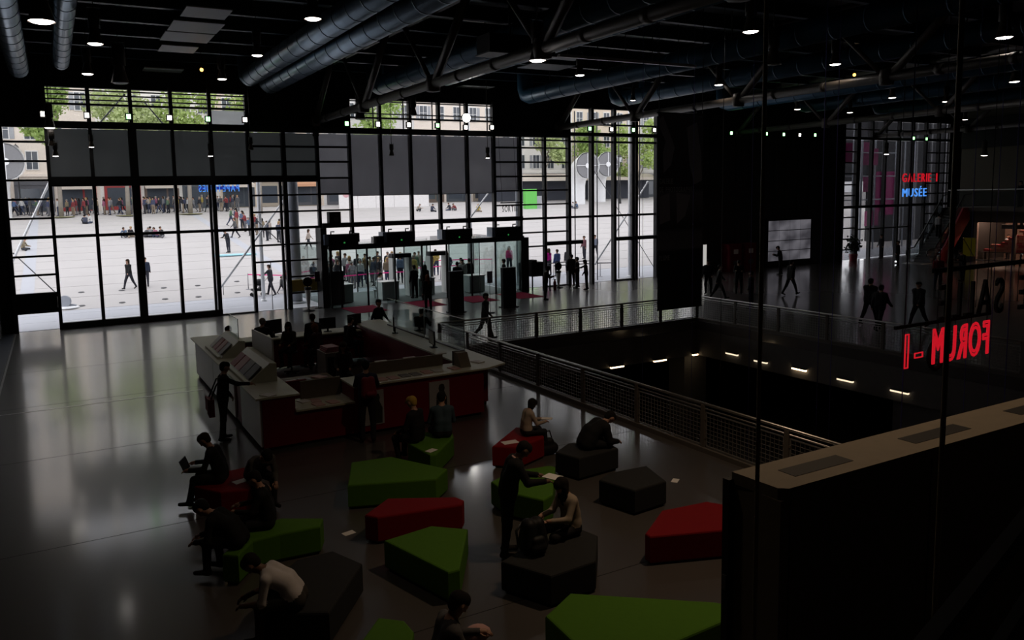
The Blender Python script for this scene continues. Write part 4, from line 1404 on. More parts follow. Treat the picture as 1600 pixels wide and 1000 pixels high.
# poster stand near the first disc
p = Zp(494, 480)
t = root('notice_stand', (p[0], p[1] - .4, 0), 'slim notice stand with a dark violet sheet left of the entrance', 'stand')
part('foot', MB().lathe([(.2, 0), (.2, .02), (.02, .04)], (p[0], p[1] - .4, 0), 12), M_BLACK, t)
part('pole', MB().tube([(p[0], p[1] - .4, .02), (p[0], p[1] - .4, 1.5)], .012, 6), M_BLACK, t)
part('board', MB().box(p[0] - .13, p[0] + .13, p[1] - .43, p[1] - .41, 1.35, 1.85), mat('violet_notice', (.05, .01, .04), .5), t)
p = Zp(766, 489) + np.array([0, .6, 0])
t = root('notice_stand', (p[0], p[1] - .6, 0), 'slim notice stand with a grey violet sheet beside the right black pillar', 'stand')
part('foot', MB().lathe([(.22, 0), (.22, .02), (.02, .04)], (p[0], p[1] - .6, 0), 12), M_BLACK, t)
part('pole', MB().tube([(p[0], p[1] - .6, .02), (p[0], p[1] - .6, 1.9)], .012, 6), M_BLACK, t)
part('board', MB().box(p[0] - .14, p[0] + .14, p[1] - .63, p[1] - .61, 1.4, 1.95), mat('grey_violet_notice', (.28, .24, .33), .5), t)
# baggage table right of the vestibule
t = root('search_table', (24.3, 37.4, 0), 'black bag search table with boxes right of the entrance', 'table')
part('top', MB().box(23.62, 24.9, 37.0, 37.8, .82, .88), M_BLACK, t)
for xx in (23.67, 24.85):
    for yy in (37.05, 37.75):
        part('leg', MB().box(xx - .03, xx + .03, yy - .03, yy + .03, 0, .82), M_BLACK, t)
part('scanner_case', MB().box(23.66, 24.45, 37.1, 37.7, .88, 1.62).box(23.75, 24.05, 37.15, 37.6, 1.62, 1.75), M_BLACK, t)
t = root('fire_extinguisher', (24.95, 36.7, 0), 'small dark red extinguisher on the floor by the search table', 'extinguisher')
part('body', MB().lathe([(.09, 0), (.09, .45), (.05, .52), (.03, .56), (.001, .56)], (24.95, 36.7, 0), 12), M_RED, t)
part('valve', MB().box(24.9, 25.0, 36.67, 36.73, .56, .62), M_BLACK, t)

# air curtains on the vestibule roof
M_LED = emit('green_led', (.1, 1.0, .2), .2)
for i, (pa_, pb_, pc_) in enumerate(((514, 560, 372), (605, 647, 367), (697, 737, 362), (775, 814, 358))):
    x0, x1 = Yp(pa_, pc_, VBY0 + .05)[0], Yp(pb_, pc_, VBY0 + .05)[0]
    y0, y1, z0, z1 = VBY0 + .05, VBY0 + .75, 3.13, 3.66
    t = root('air_curtain', ((x0 + x1) / 2, (y0 + y1) / 2, 3.11), 'black air curtain unit, %s from the left on the vestibule roof' % ordw[i], 'heater', 'air curtains above the entrance')
    part('case', MB().box(x0, x1, y0, y1, z0, z1), M_BLACK, t)
    part('fan_end', MB().box(x1, x1 + .1, y0 + .1, y1 - .1, z0 + .12, z1 + .03), M_BLACK, t)
    part('glossy_end', MB().box(x0 - .22, x0 - .01, y0 + .05, y1 - .05, z0 + .03, z1 + .02), mat('pale_blue_duct_end', (.35, .45, .60), .3), t)
    part('led', MB().box(x0 + .75, x0 + .83, y0 - .01, y0, z0 + .08, z0 + .15), M_LED, t)
    for q in (.2, x1 - x0 - .35):
        part('valve', MB().tube([(x0 + q, y0 + .3, z1), (x0 + q, y0 + .3, z1 + .14), (x0 + q + .18, y0 + .3, z1 + .14)], .035, 6), M_BLACK, t)
    part('foot', MB().box(x0 + .1, x1 - .1, y0 + .1, y1 - .1, 3.11, 3.13), M_BLACK, t)
t = root('loudspeaker', (12.6, YF - .25, 4.22), 'black loudspeaker box standing on the beam above the entrance', 'loudspeaker')
part('case', MB().box(12.25, 12.85, YF - .44, YF - .02, 4.22, 4.78), M_BLACK, t)
part('grille', MB().tube([(12.6, YF - .46, 4.40), (12.6, YF - .44, 4.40)], .13, 14).tube([(12.6, YF - .46, 4.64), (12.6, YF - .44, 4.64)], .06, 12), M_FRAME2, t)
t = root('junction_box', (14.7, 37.6, 3.11), 'small black box between the first two air curtains', 'box')
part('case', MB().box(14.5, 14.9, 37.35, 37.85, 3.11, 3.48), M_BLACK, t)
part('side_vent', MB().box(14.36, 14.5, 37.4, 37.8, 3.13, 3.45), M_STAND, t)

# security desks and gates in the vestibule
M_DESKG = mat('pale_green_grey_laminate', (.45, .52, .50), .45)
for i, (x, y, lab) in enumerate(((13.1, 39.0, 'pale security desk by the left doors'), (15.6, 38.8, 'pale security desk with a seated guard'), (17.9, 39.2, 'pale security desk beside the middle gate'), (20.8, 38.7, 'pale security desk by the right doors'))):
    t = root('security_desk', (x, y, 0), lab, 'desk', 'security desks in the vestibule')
    part('body', MB().box(x - .48, x + .48, y - .4, y + .4, .05, .95), M_DESKG, t)
    part('top', MB().box(x - .52, x + .52, y - .45, y + .45, .95, 1.0), M_WHITE, t)
    part('plinth', MB().box(x - .42, x + .42, y - .35, y + .35, .012, .05), M_BLACK, t)
    part('door', MB().box(x - .44, x + .02, y - .42, y - .4, .1, .9), M_DESKG, t)
for i, (x, y, lab) in enumerate(((16.7, 39.6, 'grey walk-through metal detector gate on the left'), (18.95, 39.6, 'grey walk-through metal detector gate on the right'))):
    t = root('detector_gate', (x, y, 0), lab, 'gate', 'metal detector gates')
    for s in (-.48, .48):
        part('side_column', MB().box(x + s - .09, x + s + .09, y - .3, y + .3, .012, 2.15), mat('pale_gate_panel', (.62, .62, .60), .5), t)
    part('lintel', MB().box(x - .57, x + .57, y - .25, y + .25, 2.15, 2.38), M_FRAME, t)
t = root('traffic_cone', (18.1, 39.2, 1.0), 'small white cone standing on the middle security desk', 'cone')
part('cone', MB().lathe([(.14, .03), (.03, .42), (.001, .42)], (18.1, 39.2, 1.0), 12), M_WHITE, t)
part('base', MB().box(17.93, 18.27, 39.03, 39.37, 1.0, 1.03), M_WHITE, t)

# video wall and red machines on the dark wall
t = root('video_wall', (46.0, YF - .3, .3), 'large grey video wall of sixteen screens on the dark wall', 'screen')
vx0, vx1, vz0, vz1 = 43.8, 48.15, .42, 3.28
part('frame', MB().box(vx0 - .15, vx1 + .15, YF - .3, YF - .06, 0, vz1 + .12), M_BLACK, t)
M_VW = bpy.data.materials.new('video_picture')
M_VW.use_nodes = True
nt = M_VW.node_tree
bs = nt.nodes['Principled BSDF']
bs.inputs['Base Color'].default_value = (.02, .02, .02, 1)
tc = nt.nodes.new('ShaderNodeTexCoord')
mp = nt.nodes.new('ShaderNodeMapping')
mp.inputs['Scale'].default_value = (.75, 1, .9)
nz = nt.nodes.new('ShaderNodeTexNoise')
nz.inputs['Scale'].default_value = 1.0
nz.inputs['Detail'].default_value = 1.5
rp = nt.nodes.new('ShaderNodeValToRGB')
rp.color_ramp.elements[0].position = .38
rp.color_ramp.elements[0].color = (.04, .038, .045, 1)
rp.color_ramp.elements[1].position = .62
rp.color_ramp.elements[1].color = (.115, .11, .125, 1)
nt.links.new(tc.outputs['Object'], mp.inputs['Vector'])
nt.links.new(mp.outputs['Vector'], nz.inputs['Vector'])
nt.links.new(nz.outputs['Fac'], rp.inputs['Fac'])
nt.links.new(rp.outputs['Color'], bs.inputs['Emission Color'])
bs.inputs['Emission Strength'].default_value = 1.0
for i in range(4):
    for j in range(4):
        w_, h_ = (vx1 - vx0) / 4, (vz1 - vz0) / 4
        part('display', MB().box(vx0 + i * w_ + .025, vx0 + (i + 1) * w_ - .025, YF - .33, YF - .3, vz0 + j * h_ + .025, vz0 + (j + 1) * h_ - .025), M_VW, t)
M_REDM = mat('red_machine_front', (.16, .004, .015), .5)
for x, lab in ((39.6, 'dark red vending machine, left of two by the dark wall'), (41.0, 'dark red vending machine, right of two by the dark wall')):
    t = root('vending_machine', (x + .5, YF - .5, 0), lab, 'machine', 'red machines by the dark wall')
    part('body', MB().box(x, x + 1.1, YF - .8, YF - .08, 0, 1.85), M_RED, t)
    part('front', MB().box(x + .05, x + 1.05, YF - .83, YF - .8, .1, 1.8), M_REDM, t)
    part('screen', MB().box(x + .35, x + .75, YF - .85, YF - .83, 1.2, 1.5), M_PAPER, t)
    part('tray', MB().box(x + .3, x + .8, YF - .87, YF - .83, .5, .75), M_FRAME2, t)
t = root('lit_panel', (38.0, YF - .2, 0), 'small bright upright panel beside the banner at the dark wall', 'panel')
part('case', MB().box(37.75, 38.15, YF - .2, YF - .06, 0, 2.0), M_BLACK, t)
part('light_face', MB().box(37.8, 38.1, YF - .22, YF - .2, .5, 1.9), emit('panel_glow', (1, .97, .92), .45), t)

# ------------------------------------------------------------------ right side: gallery, shop, escalator
XG = 58.5
zg = 3.85
gal = root('gallery', (62, 30, zg), kind='structure')
part('slab', MB().box(XG, X1, YB, 34.6, zg - .28, zg), mat('gallery_edge', (.13, .115, .10), .6), gal)
bal = root('balustrade', (XG + .1, 24, zg), 'pale mesh balustrade along the upper gallery on the right', 'railing')
part('handrail', MB().tube([(XG + .1, 14, zg + 1.25), (XG + .1, 34.5, zg + 1.25)], .04, 8), M_METAL, bal)
for i in range(12):
    y0 = 14 + i * 1.7
    part('post', MB().box(XG + .07, XG + .13, y0, y0 + .06, zg, zg + 1.25), M_POST, bal)
    part('infill', MB().box(XG + .09, XG + .11, y0 + .1, y0 + 1.66, zg + .08, zg + 1.15), glass('frosted_infill', (.55, .58, .58), .1, .3), bal)
part('wall_gallery', MB().box(63.5, 63.7, YB, 36.5, zg, 12.6), mat('ochre_gallery_wall', (.10, .085, .06), .7), kind='structure')
part('trim_8', MB().box(63.4, 63.5, 24.0, 36.5, 8.3, 10.6), M_BLACK, kind='structure')
L = bpy.data.lights.new('gallery_wash', 'SPOT')
# shop below the gallery
shop = root('book_shop', (60.5, 24, 0), 'lit shop front with glazed bays below the gallery', 'shop')
part('back_wall', MB().box(63.5, 63.7, 8, 33, 0, zg - .28), mat('shop_back_wall', (.14, .09, .07), .6), shop)
part('lintel', MB().box(59.4, 59.6, 8, 33, 2.75, zg - .28), mat('shop_lintel', (.13, .10, .085), .6), shop)
for i in range(6):
    y0 = 33 - i * 2.6
    part('jamb', MB().box(59.4, 59.6, y0 - .22, y0, 0, 2.75), mat('shop_jamb', (.22, .17, .15), .5), shop)
    part('shop_pane', MB().box(59.5, 59.51, y0 - 2.6, y0 - .22, 0.05, 2.72), M_PANE2, shop)
    part('threshold', MB().box(59.4, 59.6, y0 - 2.6, y0 - .22, 0, .05), M_FRAME2, shop)
part('wall_shop', MB().box(59.4, 63.5, 33, 33.2, 0, zg - .28), M_DARK2, shop)
for i, (y, lab) in enumerate(((31.9, 'bright shop ceiling lamp left of the book display'), (29.3, 'shop ceiling lamp over the book display'))):
    t = root('shop_lamp', (60.6, y, zg - .5), lab, 'lamp')
    part('bulb', MB().ball((60.6, y, zg - .47), .09), emit('shop_bulb', (1, .62, .4), 14.0), t)
    part('stem', MB().tube([(60.6, y, zg - .4), (60.6, y, zg - .28)], .03, 8), M_BLACK, t)
    L = bpy.data.lights.new('shop_light', 'POINT')
    L.energy = 220
    L.color = (1, .56, .40)
    L.shadow_soft_size = .1
    lo = bpy.data.objects.new('shop_light', L)
    COL.objects.link(lo)
    lo.parent = t
    lo.location = (0, 0, -.12)
# wall of pale book boxes in the shop
M_BK = [mat('pink_box_%d' % i, c, .5) for i, c in enumerate(((.75, .36, .30), (.70, .30, .26), (.62, .24, .22), (.55, .08, .10)))]
bme = [shared('book_box', MB().box(-.14, .14, -.225, .225, 0, .17), m) for m in M_BK]
t0 = Xp(1596, 378, 60.3)
rr = random.Random(3)
nb = 0
for j in range(9):
    for i in range(9):
        y = 32.45 - i * .47 - (.235 if j % 2 else 0)
        if j > i * 1.5 + rr.random():
            continue
        o = inst('book_box', bme[rr.choice((0, 0, 1, 1, 2, 3)) if i > 4 else rr.choice((2, 3, 3, 1))], None, (60.3, y, .60 + j * .18))
        tag(o, 'pink book box, %s from left, %s row up' % ((ordw + ('ninth', 'tenth'))[i], (ordw + ('ninth',))[j]), 'box', 'pink book boxes stacked in the shop')
        nb += 1
t = root('display_table', (60.3, 30.3, 0), 'low table under the stepped stack of pink boxes', 'table')
part('top', MB().box(59.95, 60.7, 27.6, 32.8, .54, .595), M_FRAME2, t)
for yy in (27.8, 30.2, 32.6):
    part('leg', MB().box(60.25, 60.35, yy - .05, yy + .05, 0, .54), M_FRAME2, t)
t = root('shop_screen', (59.8, 30.0, 2.3), 'dark wide screen above the pink boxes in the shop', 'screen')
part('panel', MB().box(59.75, 59.85, 28.8, 31.3, 2.3, 2.6), M_BLACK, t)
part('bracket', MB().box(59.75, 59.85, 29.9, 30.1, 2.6, zg - .28), M_BLACK, t)

# escalator with a red flank
ES = root('escalator', (56.2, 33.0, 0), 'escalator rising to the gallery with a deep red flank', 'escalator')
ya, za, yb, zb_ = 36.6, 0.0, 30.2, 3.85
e0 = Zp(1458, 411)
fl0, fl1 = (55.4, 33.4), (57.6, 31.0)
dirv = Vector((XG - 55.0, 0, zg)).normalized()
for j, (yy, m) in enumerate(((33.0, mat('red_flank', (.40, .006, .02), .5)), (34.5, M_BLACK))):
    part('flank', MB().prism_axis([(54.9, 0.0), (56.0, 0.0), (XG + .2, zg - .9), (XG + .2, zg - .02), (XG - .6, zg - .02)], yy - .06, yy + .06, 'y'), m, ES)
    part('glass_side', MB().prism_axis([(54.4, .15), (55.2, .15), (XG - .5, zg), (XG - .2, zg + .8), (54.9, .95), (54.2, .9)], yy + .1, yy + .115, 'y'), M_PANE2, ES)
    part('handrail', MB().tube([(54.0, yy + .1, .5), (54.0, yy + .1, .85), (54.3, yy + .1, 1.0), (54.9, yy + .1, 1.05), (XG - .3, yy + .1, zg + .9), (XG + .8, yy + .1, zg + 1.0)], .05, 8), mat('glossy_black_handrail', (.02, .02, .02), .2), ES)
for i in range(18):
    xx = 54.6 + i * (XG - 54.8) / 18
    zz = .02 + max(0, i - .5) * (zg - .05) / 18
    part('step', MB().box(xx, xx + .26, 33.15, 34.4, zz, zz + .2), M_FRAME2, ES)
part('landing', MB().box(53.4, 54.6, 33.1, 34.5, 0, .03), M_METAL, ES)
t = root('yellow_display', (57.0, 31.8, 0), 'yellow glowing display stand under the escalator', 'display')
p = Zp(1522, 405)
part('panel', MB().box(57.6, 57.7, 31.9, 32.7, .4, 1.7), emit('yellow_display_panel', (.9, .75, .02), .012, (.12, .10, .01)), t)
part('frame', MB().bar((57.55, 31.9, .4), (57.55, 32.7, 1.7), .04), M_FRAME2, t)
part('foot', MB().box(57.5, 57.8, 31.9, 32.7, 0, .4), M_FRAME2, t)
for x, y, lab in ((52.8, 34.6, 'small bright floor lamp left at the foot of the escalator'), (54.2, 32.4, 'small bright floor lamp right at the foot of the escalator')):
    t = root('floor_lamp', (x, y, 0), lab, 'lamp')
    part('body', MB().lathe([(.08, 0), (.08, .1), (.001, .1)], (x, y, 0), 10), M_BLACK, t)
    part('bulb', MB().ball((x, y, .13), .06), emit('cool_bulb', (.9, .95, 1), 4.0), t)
# ------------------------------------------------------------------ people
def surface_nets(d, org, h):
    ins = d < 0
    c = ins[:-1, :-1, :-1].astype(np.int8)
    cnt = np.zeros_like(c)
    for i in (0, 1):
        for j in (0, 1):
            for k in (0, 1):
                cnt = cnt + ins[i:d.shape[0] - 1 + i, j:d.shape[1] - 1 + j, k:d.shape[2] - 1 + k]
    act = (cnt > 0) & (cnt < 8)
    I = np.argwhere(act)
    idx = -np.ones(act.shape, np.int64)
    idx[act] = np.arange(len(I))
    acc = np.zeros((len(I), 3))
    n = np.zeros(len(I))
    corners = [(i, j, k) for i in (0, 1) for j in (0, 1) for k in (0, 1)]
    for a in corners:
        for ax in range(3):
            if a[ax]:
                continue
            b = list(a)
            b[ax] = 1
            da = d[I[:, 0] + a[0], I[:, 1] + a[1], I[:, 2] + a[2]]
            db = d[I[:, 0] + b[0], I[:, 1] + b[1], I[:, 2] + b[2]]
            m = (da < 0) != (db < 0)
            t = np.where(m, da / np.where(m, da - db, 1), 0)
            pos = np.tile(np.array(a, float), (len(I), 1))
            pos[:, ax] = t
            acc[m] += pos[m]
            n[m] += 1
    V = (I + acc / n[:, None]) * h + org
    F = []
    for ax in range(3):
        s0 = [slice(1, -1)] * 3
        s1 = [slice(1, -1)] * 3
        s0[ax] = slice(0, -1)
        s1[ax] = slice(1, None)
        a, b = ins[tuple(s0)], ins[tuple(s1)]
        E_ = np.argwhere(a != b)
        flip = a[a != b]
        o = np.ones(3, int)
        o[ax] = 0
        E_ = E_ + o
        u, v = [q for q in range(3) if q != ax]
        quad = []
        for du, dv in ((-1, -1), (0, -1), (0, 0), (-1, 0)):
            q = E_.copy()
            q[:, u] += du
            q[:, v] += dv
            quad.append(idx[q[:, 0], q[:, 1], q[:, 2]])
        quad = np.stack(quad, 1)
        if ax == 1:
            flip = ~flip
        quad[~flip] = quad[~flip][:, ::-1]
        F.append(quad)
    F = np.concatenate(F)
    return V, F[(F >= 0).all(1)]


def sdf_mesh(prims, h, k=.03):
    """prims: (a, b, ra, rb, material id); a smooth union, one continuous surface"""
    P = [(np.array(a, float), np.array(b, float), ra, rb, m) for a, b, ra, rb, m in prims]
    lo = np.min([np.minimum(a - ra, b - rb) for a, b, ra, rb, m in P], 0) - 2.5 * h
    hi = np.max([np.maximum(a + ra, b + rb) for a, b, ra, rb, m in P], 0) + 2.5 * h
    nn = np.ceil((hi - lo) / h).astype(int) + 1
    g = np.stack(np.meshgrid(*[lo[i] + np.arange(nn[i]) * h for i in range(3)], indexing='ij'), -1)

    def dist(q, pr):
        a, b, ra, rb, m = pr
        ab = b - a
        L2 = max(ab @ ab, 1e-9)
        t = np.clip(((q - a) @ ab) / L2, 0, 1)
        return np.linalg.norm(q - a - t[..., None] * ab, axis=-1) - (ra + (rb - ra) * t)
    d = None
    for pr in P:
        e = dist(g, pr)
        if d is None:
            d = e
        else:
            hh = np.clip(.5 + .5 * (d - e) / k, 0, 1)
            d = d * (1 - hh) + e * hh - k * hh * (1 - hh)
    V, F = surface_nets(d, lo, h)
    cen = V[F].mean(1)
    D = np.stack([dist(cen, pr) for pr in P], 1)
    mid = np.array([pr[4] for pr in P])[D.argmin(1)]
    return V, F, mid


SKIN, TOP, LEGS, SHOE = 0, 1, 2, 3


def rad(a):
    return math.radians(a)


def limb(side, flex, abd):
    return np.array([side * math.sin(rad(abd)), math.sin(rad(flex)) * math.cos(rad(abd)), -math.cos(rad(flex)) * math.cos(rad(abd))])


POSES = dict(
    stand=dict(armL=(3, 9, 10, 0), armR=(6, 9, 14, 0), legL=(2, 3, 3), legR=(-2, 3, 3)),
    stand_wide=dict(armL=(-8, 16, 45, 10), armR=(6, 9, 20, 0), legL=(4, 7, 3), legR=(-4, 7, 3)),
    walk=dict(lean=3, armL=(24, 8, 18, 0), armR=(-24, 8, 10, 0), legL=(-22, 2, 12), legR=(26, 2, 8)),
    walk2=dict(lean=4, armL=(-20, 8, 12, 0), armR=(22, 8, 25, 0), legL=(20, 2, 4), legR=(-18, 2, 26)),
    stroll=dict(lean=6, armL=(50, 8, 25, 4), armR=(30, 18, 12, 0), legL=(-18, 2, 10), legR=(22, 2, 8)),
    reach=dict(lean=5, head=12, armL=(8, 10, 25, 0), armR=(62, 6, 22, -4), legL=(2, 4, 4), legR=(-4, 4, 4)),
    read=dict(lean=4, curl=8, head=28, armL=(20, 10, 82, 22), armR=(22, 10, 84, 22), legL=(2, 4, 3), legR=(-3, 4, 3)),
    bow=dict(lean=9, curl=12, head=34, armL=(24, 8, 62, 14), armR=(30, 8, 58, 10), legL=(0, 4, 3), legR=(-4, 4, 3)),
    lean_counter=dict(lean=12, curl=6, head=10, armL=(35, 12, 62, 16), armR=(38, 12, 60, 16), legL=(-6, 4, 3), legR=(-8, 4, 10)),
    sit=dict(seat=.45, lean=6, curl=6, head=12, armL=(22, 10, 55, 12), armR=(20, 10, 58, 12), legL=(86, 7, 84), legR=(84, 8, 88)),
    sit_back=dict(seat=.45, lean=-2, curl=14, head=16, armL=(14, 14, 50, 14), armR=(16, 12, 52, 14), legL=(84, 12, 92), legR=(86, 12, 82)),
    sit_hunch=dict(seat=.45, lean=32, curl=30, head=22, armL=(10, 6, 62, 24), armR=(14, 6, 60, 24), legL=(88, 9, 84), legR=(86, 11, 92)),
    sit_laptop=dict(seat=.45, lean=8, curl=16, head=26, armL=(20, 8, 66, 8), armR=(22, 8, 66, 8), legL=(88, 7, 72), legR=(86, 7, 80)),
    sit_read=dict(seat=.45, lean=4, curl=12, head=26, armL=(28, 12, 62, 20), armR=(26, 12, 64, 20), legL=(86, 8, 88), legR=(88, 9, 78)),
    sit_low=dict(seat=.03, lean=16, curl=22, head=10, armL=(46, 10, 42, 14), armR=(48, 10, 36, 14), legL=(112, 10, 128), legR=(106, 14, 118)),
    sit_cross=dict(seat=.03, lean=4, curl=16, head=14, armL=(24, 14, 50, 14), armR=(24, 14, 52, 14), legL=(80, 38, 118), legR=(82, 36, 116)),
    crouch=dict(seat=.2, lean=34, curl=20, head=0, armL=(60, 10, 12, 6), armR=(58, 10, 14, 6), legL=(118, 10, 140), legR=(100, 12, 130)),
)


def body_prims(pose, H, hair, sleeves, bulk, skirt, fem):
    s = H / 1.72
    ps = POSES[pose]
    L1, L2 = ps.get('lean', 1), ps.get('lean', 1) + ps.get('curl', 0)
    hp = L2 * .6 + ps.get('head', 4)
    seat_h = ps.get('seat')

    def dv(a):
        return np.array([0, math.sin(rad(a)), math.cos(rad(a))])
    pel = np.zeros(3)
    waist = pel + dv(L1) * .25 * s
    nb = waist + dv(L2) * .29 * s
    neck = nb + dv(L2 * .8 + ps.get('head', 4) * .3) * .07 * s
    hc = neck + dv(hp) * .10 * s
    fwd = np.array([0, math.cos(rad(hp)), -math.sin(rad(hp))])
    upv = dv(hp)
    sw = (.165 if fem else .19) * s
    pr = []
    X = np.array([1.0, 0, 0])
    b = bulk
    for sd in (-1, 1):
        o = X * sd
        pr += [(pel + o * .075 * s, pel * .55 + waist * .45 + o * .075 * s, (.118 + b) * s, (.113 + b) * s, LEGS if not skirt else TOP),
               (pel * .62 + waist * .38 + o * .075 * s, waist + o * (.065 if fem else .075) * s, (.121 + b) * s, (.110 + b) * s, TOP),
               (waist + o * .068 * s, nb - dv(L2) * .09 * s + o * .085 * s, (.112 + b) * s, (.118 + b) * s, TOP),
               (nb - dv(L2) * .045 * s, nb - dv(L2) * .055 * s + o * sw * .92, .078 * s, (.066 + b) * s, TOP)]
    pr += [(waist - dv(L1) * .1 * s, waist, (.112 + b) * s, (.112 + b) * s, TOP)]
    pr += [(nb - dv(L2) * .02 * s, neck + dv(hp) * .02 * s, .066 * s, .058 * s, SKIN)]
    # head: skull, face, jaw, nose, ears
    pr += [(hc + upv * .035 * s - fwd * .015 * s, hc + upv * .03 * s + fwd * .02 * s, .092 * s, .086 * s, SKIN),
           (hc - upv * .045 * s + fwd * .025 * s, hc - upv * .065 * s + fwd * .045 * s, .060 * s, .042 * s, SKIN),
           (hc - upv * .01 * s + fwd * .095 * s, hc - upv * .028 * s + fwd * .112 * s, .012 * s, .016 * s, SKIN)]
    for sd in (-1, 1):
        pr += [(hc + X * sd * .088 * s - upv * .02 * s, hc + X * sd * .094 * s + upv * .015 * s, .014 * s, .018 * s, SKIN)]
    hands, ank = [], []
    for sd, key in ((-1, 'armL'), (1, 'armR')):
        f, ab, el, inw = ps[key]
        sh = nb - dv(L2) * .055 * s + X * sd * sw
        elb = sh + limb(sd, f, ab) * .285 * s
        wr = elb + limb(-sd, f + el, inw) * .25 * s if inw else elb + limb(sd, f + el, ab * .5) * .25 * s
        hd_ = wr - elb
        hd_ = hd_ / np.linalg.norm(hd_)
        pal = wr + hd_ * .075 * s
        pr += [(sh, elb, (.062 + b) * s, (.051 + b * .8) * s, TOP),
               (elb, wr, (.049 + b * .8) * s if sleeves else .043 * s, (.039 + b * .5) * s if sleeves else .031 * s, TOP if sleeves else SKIN),
               (wr, pal, .030 * s, .034 * s, SKIN)]
        hands.append((wr, pal, hd_, sd))
    for sd, key in ((-1, 'legL'), (1, 'legR')):
        hf, ab, kn = ps[key]
        hip = pel + X * sd * .092 * s - dv(L1) * .03 * s
        if seat_h is not None:
            hip = pel + X * sd * .092 * s
        knee = hip + limb(sd, hf, ab) * .43 * s
        ak = knee + limb(sd, hf - kn, 0 if seat_h is None else -ab * .3) * .41 * s
        ft = np.array([sd * math.sin(rad(ab)) * .5, 1.0, 0])
        if seat_h is None:
            tilt = max(-.6, min(.6, math.sin(rad(hf - kn)) * .8))
            ft[2] = tilt
        elif ak[2] > knee[2] - .2:
            ft = np.array([0, .75, .4])
        ft /= np.linalg.norm(ft)
        toe = ak + ft * .17 * s + np.array([0, 0, -.045 * s])
        heel = ak - ft * .04 * s + np.array([0, 0, -.045 * s])
        lm = SKIN if skirt else LEGS
        pr += [(hip, knee, .102 * s, .074 * s, lm), (knee, ak, .072 * s, .054 * s, lm),
               (heel, toe, .040 * s, .036 * s, SHOE), (ak, ak + np.array([0, 0, -.04 * s]), .043 * s, .04 * s, SHOE)]
        ank += [ak, toe, heel]
        if skirt:
            pr += [(hip, hip + (knee - hip) * .85, .11 * s, .125 * s, LEGS)]
    if seat_h is None:
        dz = -(min(a[2] for a in ank) - .040 * s)
        if ank[0][2] - .085 * s + dz < -.01:
            dz = -(min(ank[0][2], ank[3][2]) - .085 * s)
    else:
        dz = seat_h + .105 * s
    sh_ = np.array([0, 0, dz])
    pr = [(a + sh_, c + sh_, ra, rb, m) for a, c, ra, rb, m in pr]
    hands = [(w_ + sh_, p_ + sh_, d_, sd) for w_, p_, d_, sd in hands]
    hp_ = hc + sh_
    hp_prims = []
    if hair in ('short', 'cap', 'grey'):
        hp_prims = [(hp_ + upv * .050 * s - fwd * .030 * s, hp_ + upv * .062 * s + fwd * .022 * s, .094 * s, .083 * s, 0),
                    (hp_ - upv * .02 * s - fwd * .045 * s, hp_ + upv * .03 * s - fwd * .04 * s, .066 * s, .08 * s, 0)]
        if hair == 'cap':
            hp_prims += [(hp_ + upv * .06 * s + fwd * .08 * s, hp_ + upv * .05 * s + fwd * .15 * s, .03 * s, .02 * s, 0)]
    elif hair in ('long', 'bob'):
        dn = .30 if hair == 'long' else .12
        hp_prims = [(hp_ + upv * .055 * s - fwd * .030 * s, hp_ + upv * .062 * s + fwd * .020 * s, .098 * s, .086 * s, 0),
                    (hp_ + upv * .02 * s - fwd * .055 * s, hp_ - fwd * .07 * s + np.array([0, 0, -dn * s]), .085 * s, .065 * s, 0),
                    (hp_ + X * .075 * s, hp_ + X * .08 * s + np.array([0, -.02, -dn * .7 * s]), .045 * s, .035 * s, 0),
                    (hp_ - X * .075 * s, hp_ - X * .08 * s + np.array([0, -.02, -dn * .7 * s]), .045 * s, .035 * s, 0)]
    return pr, hands, hp_prims, (hp_, fwd, upv, s), sh_


BODY = {}


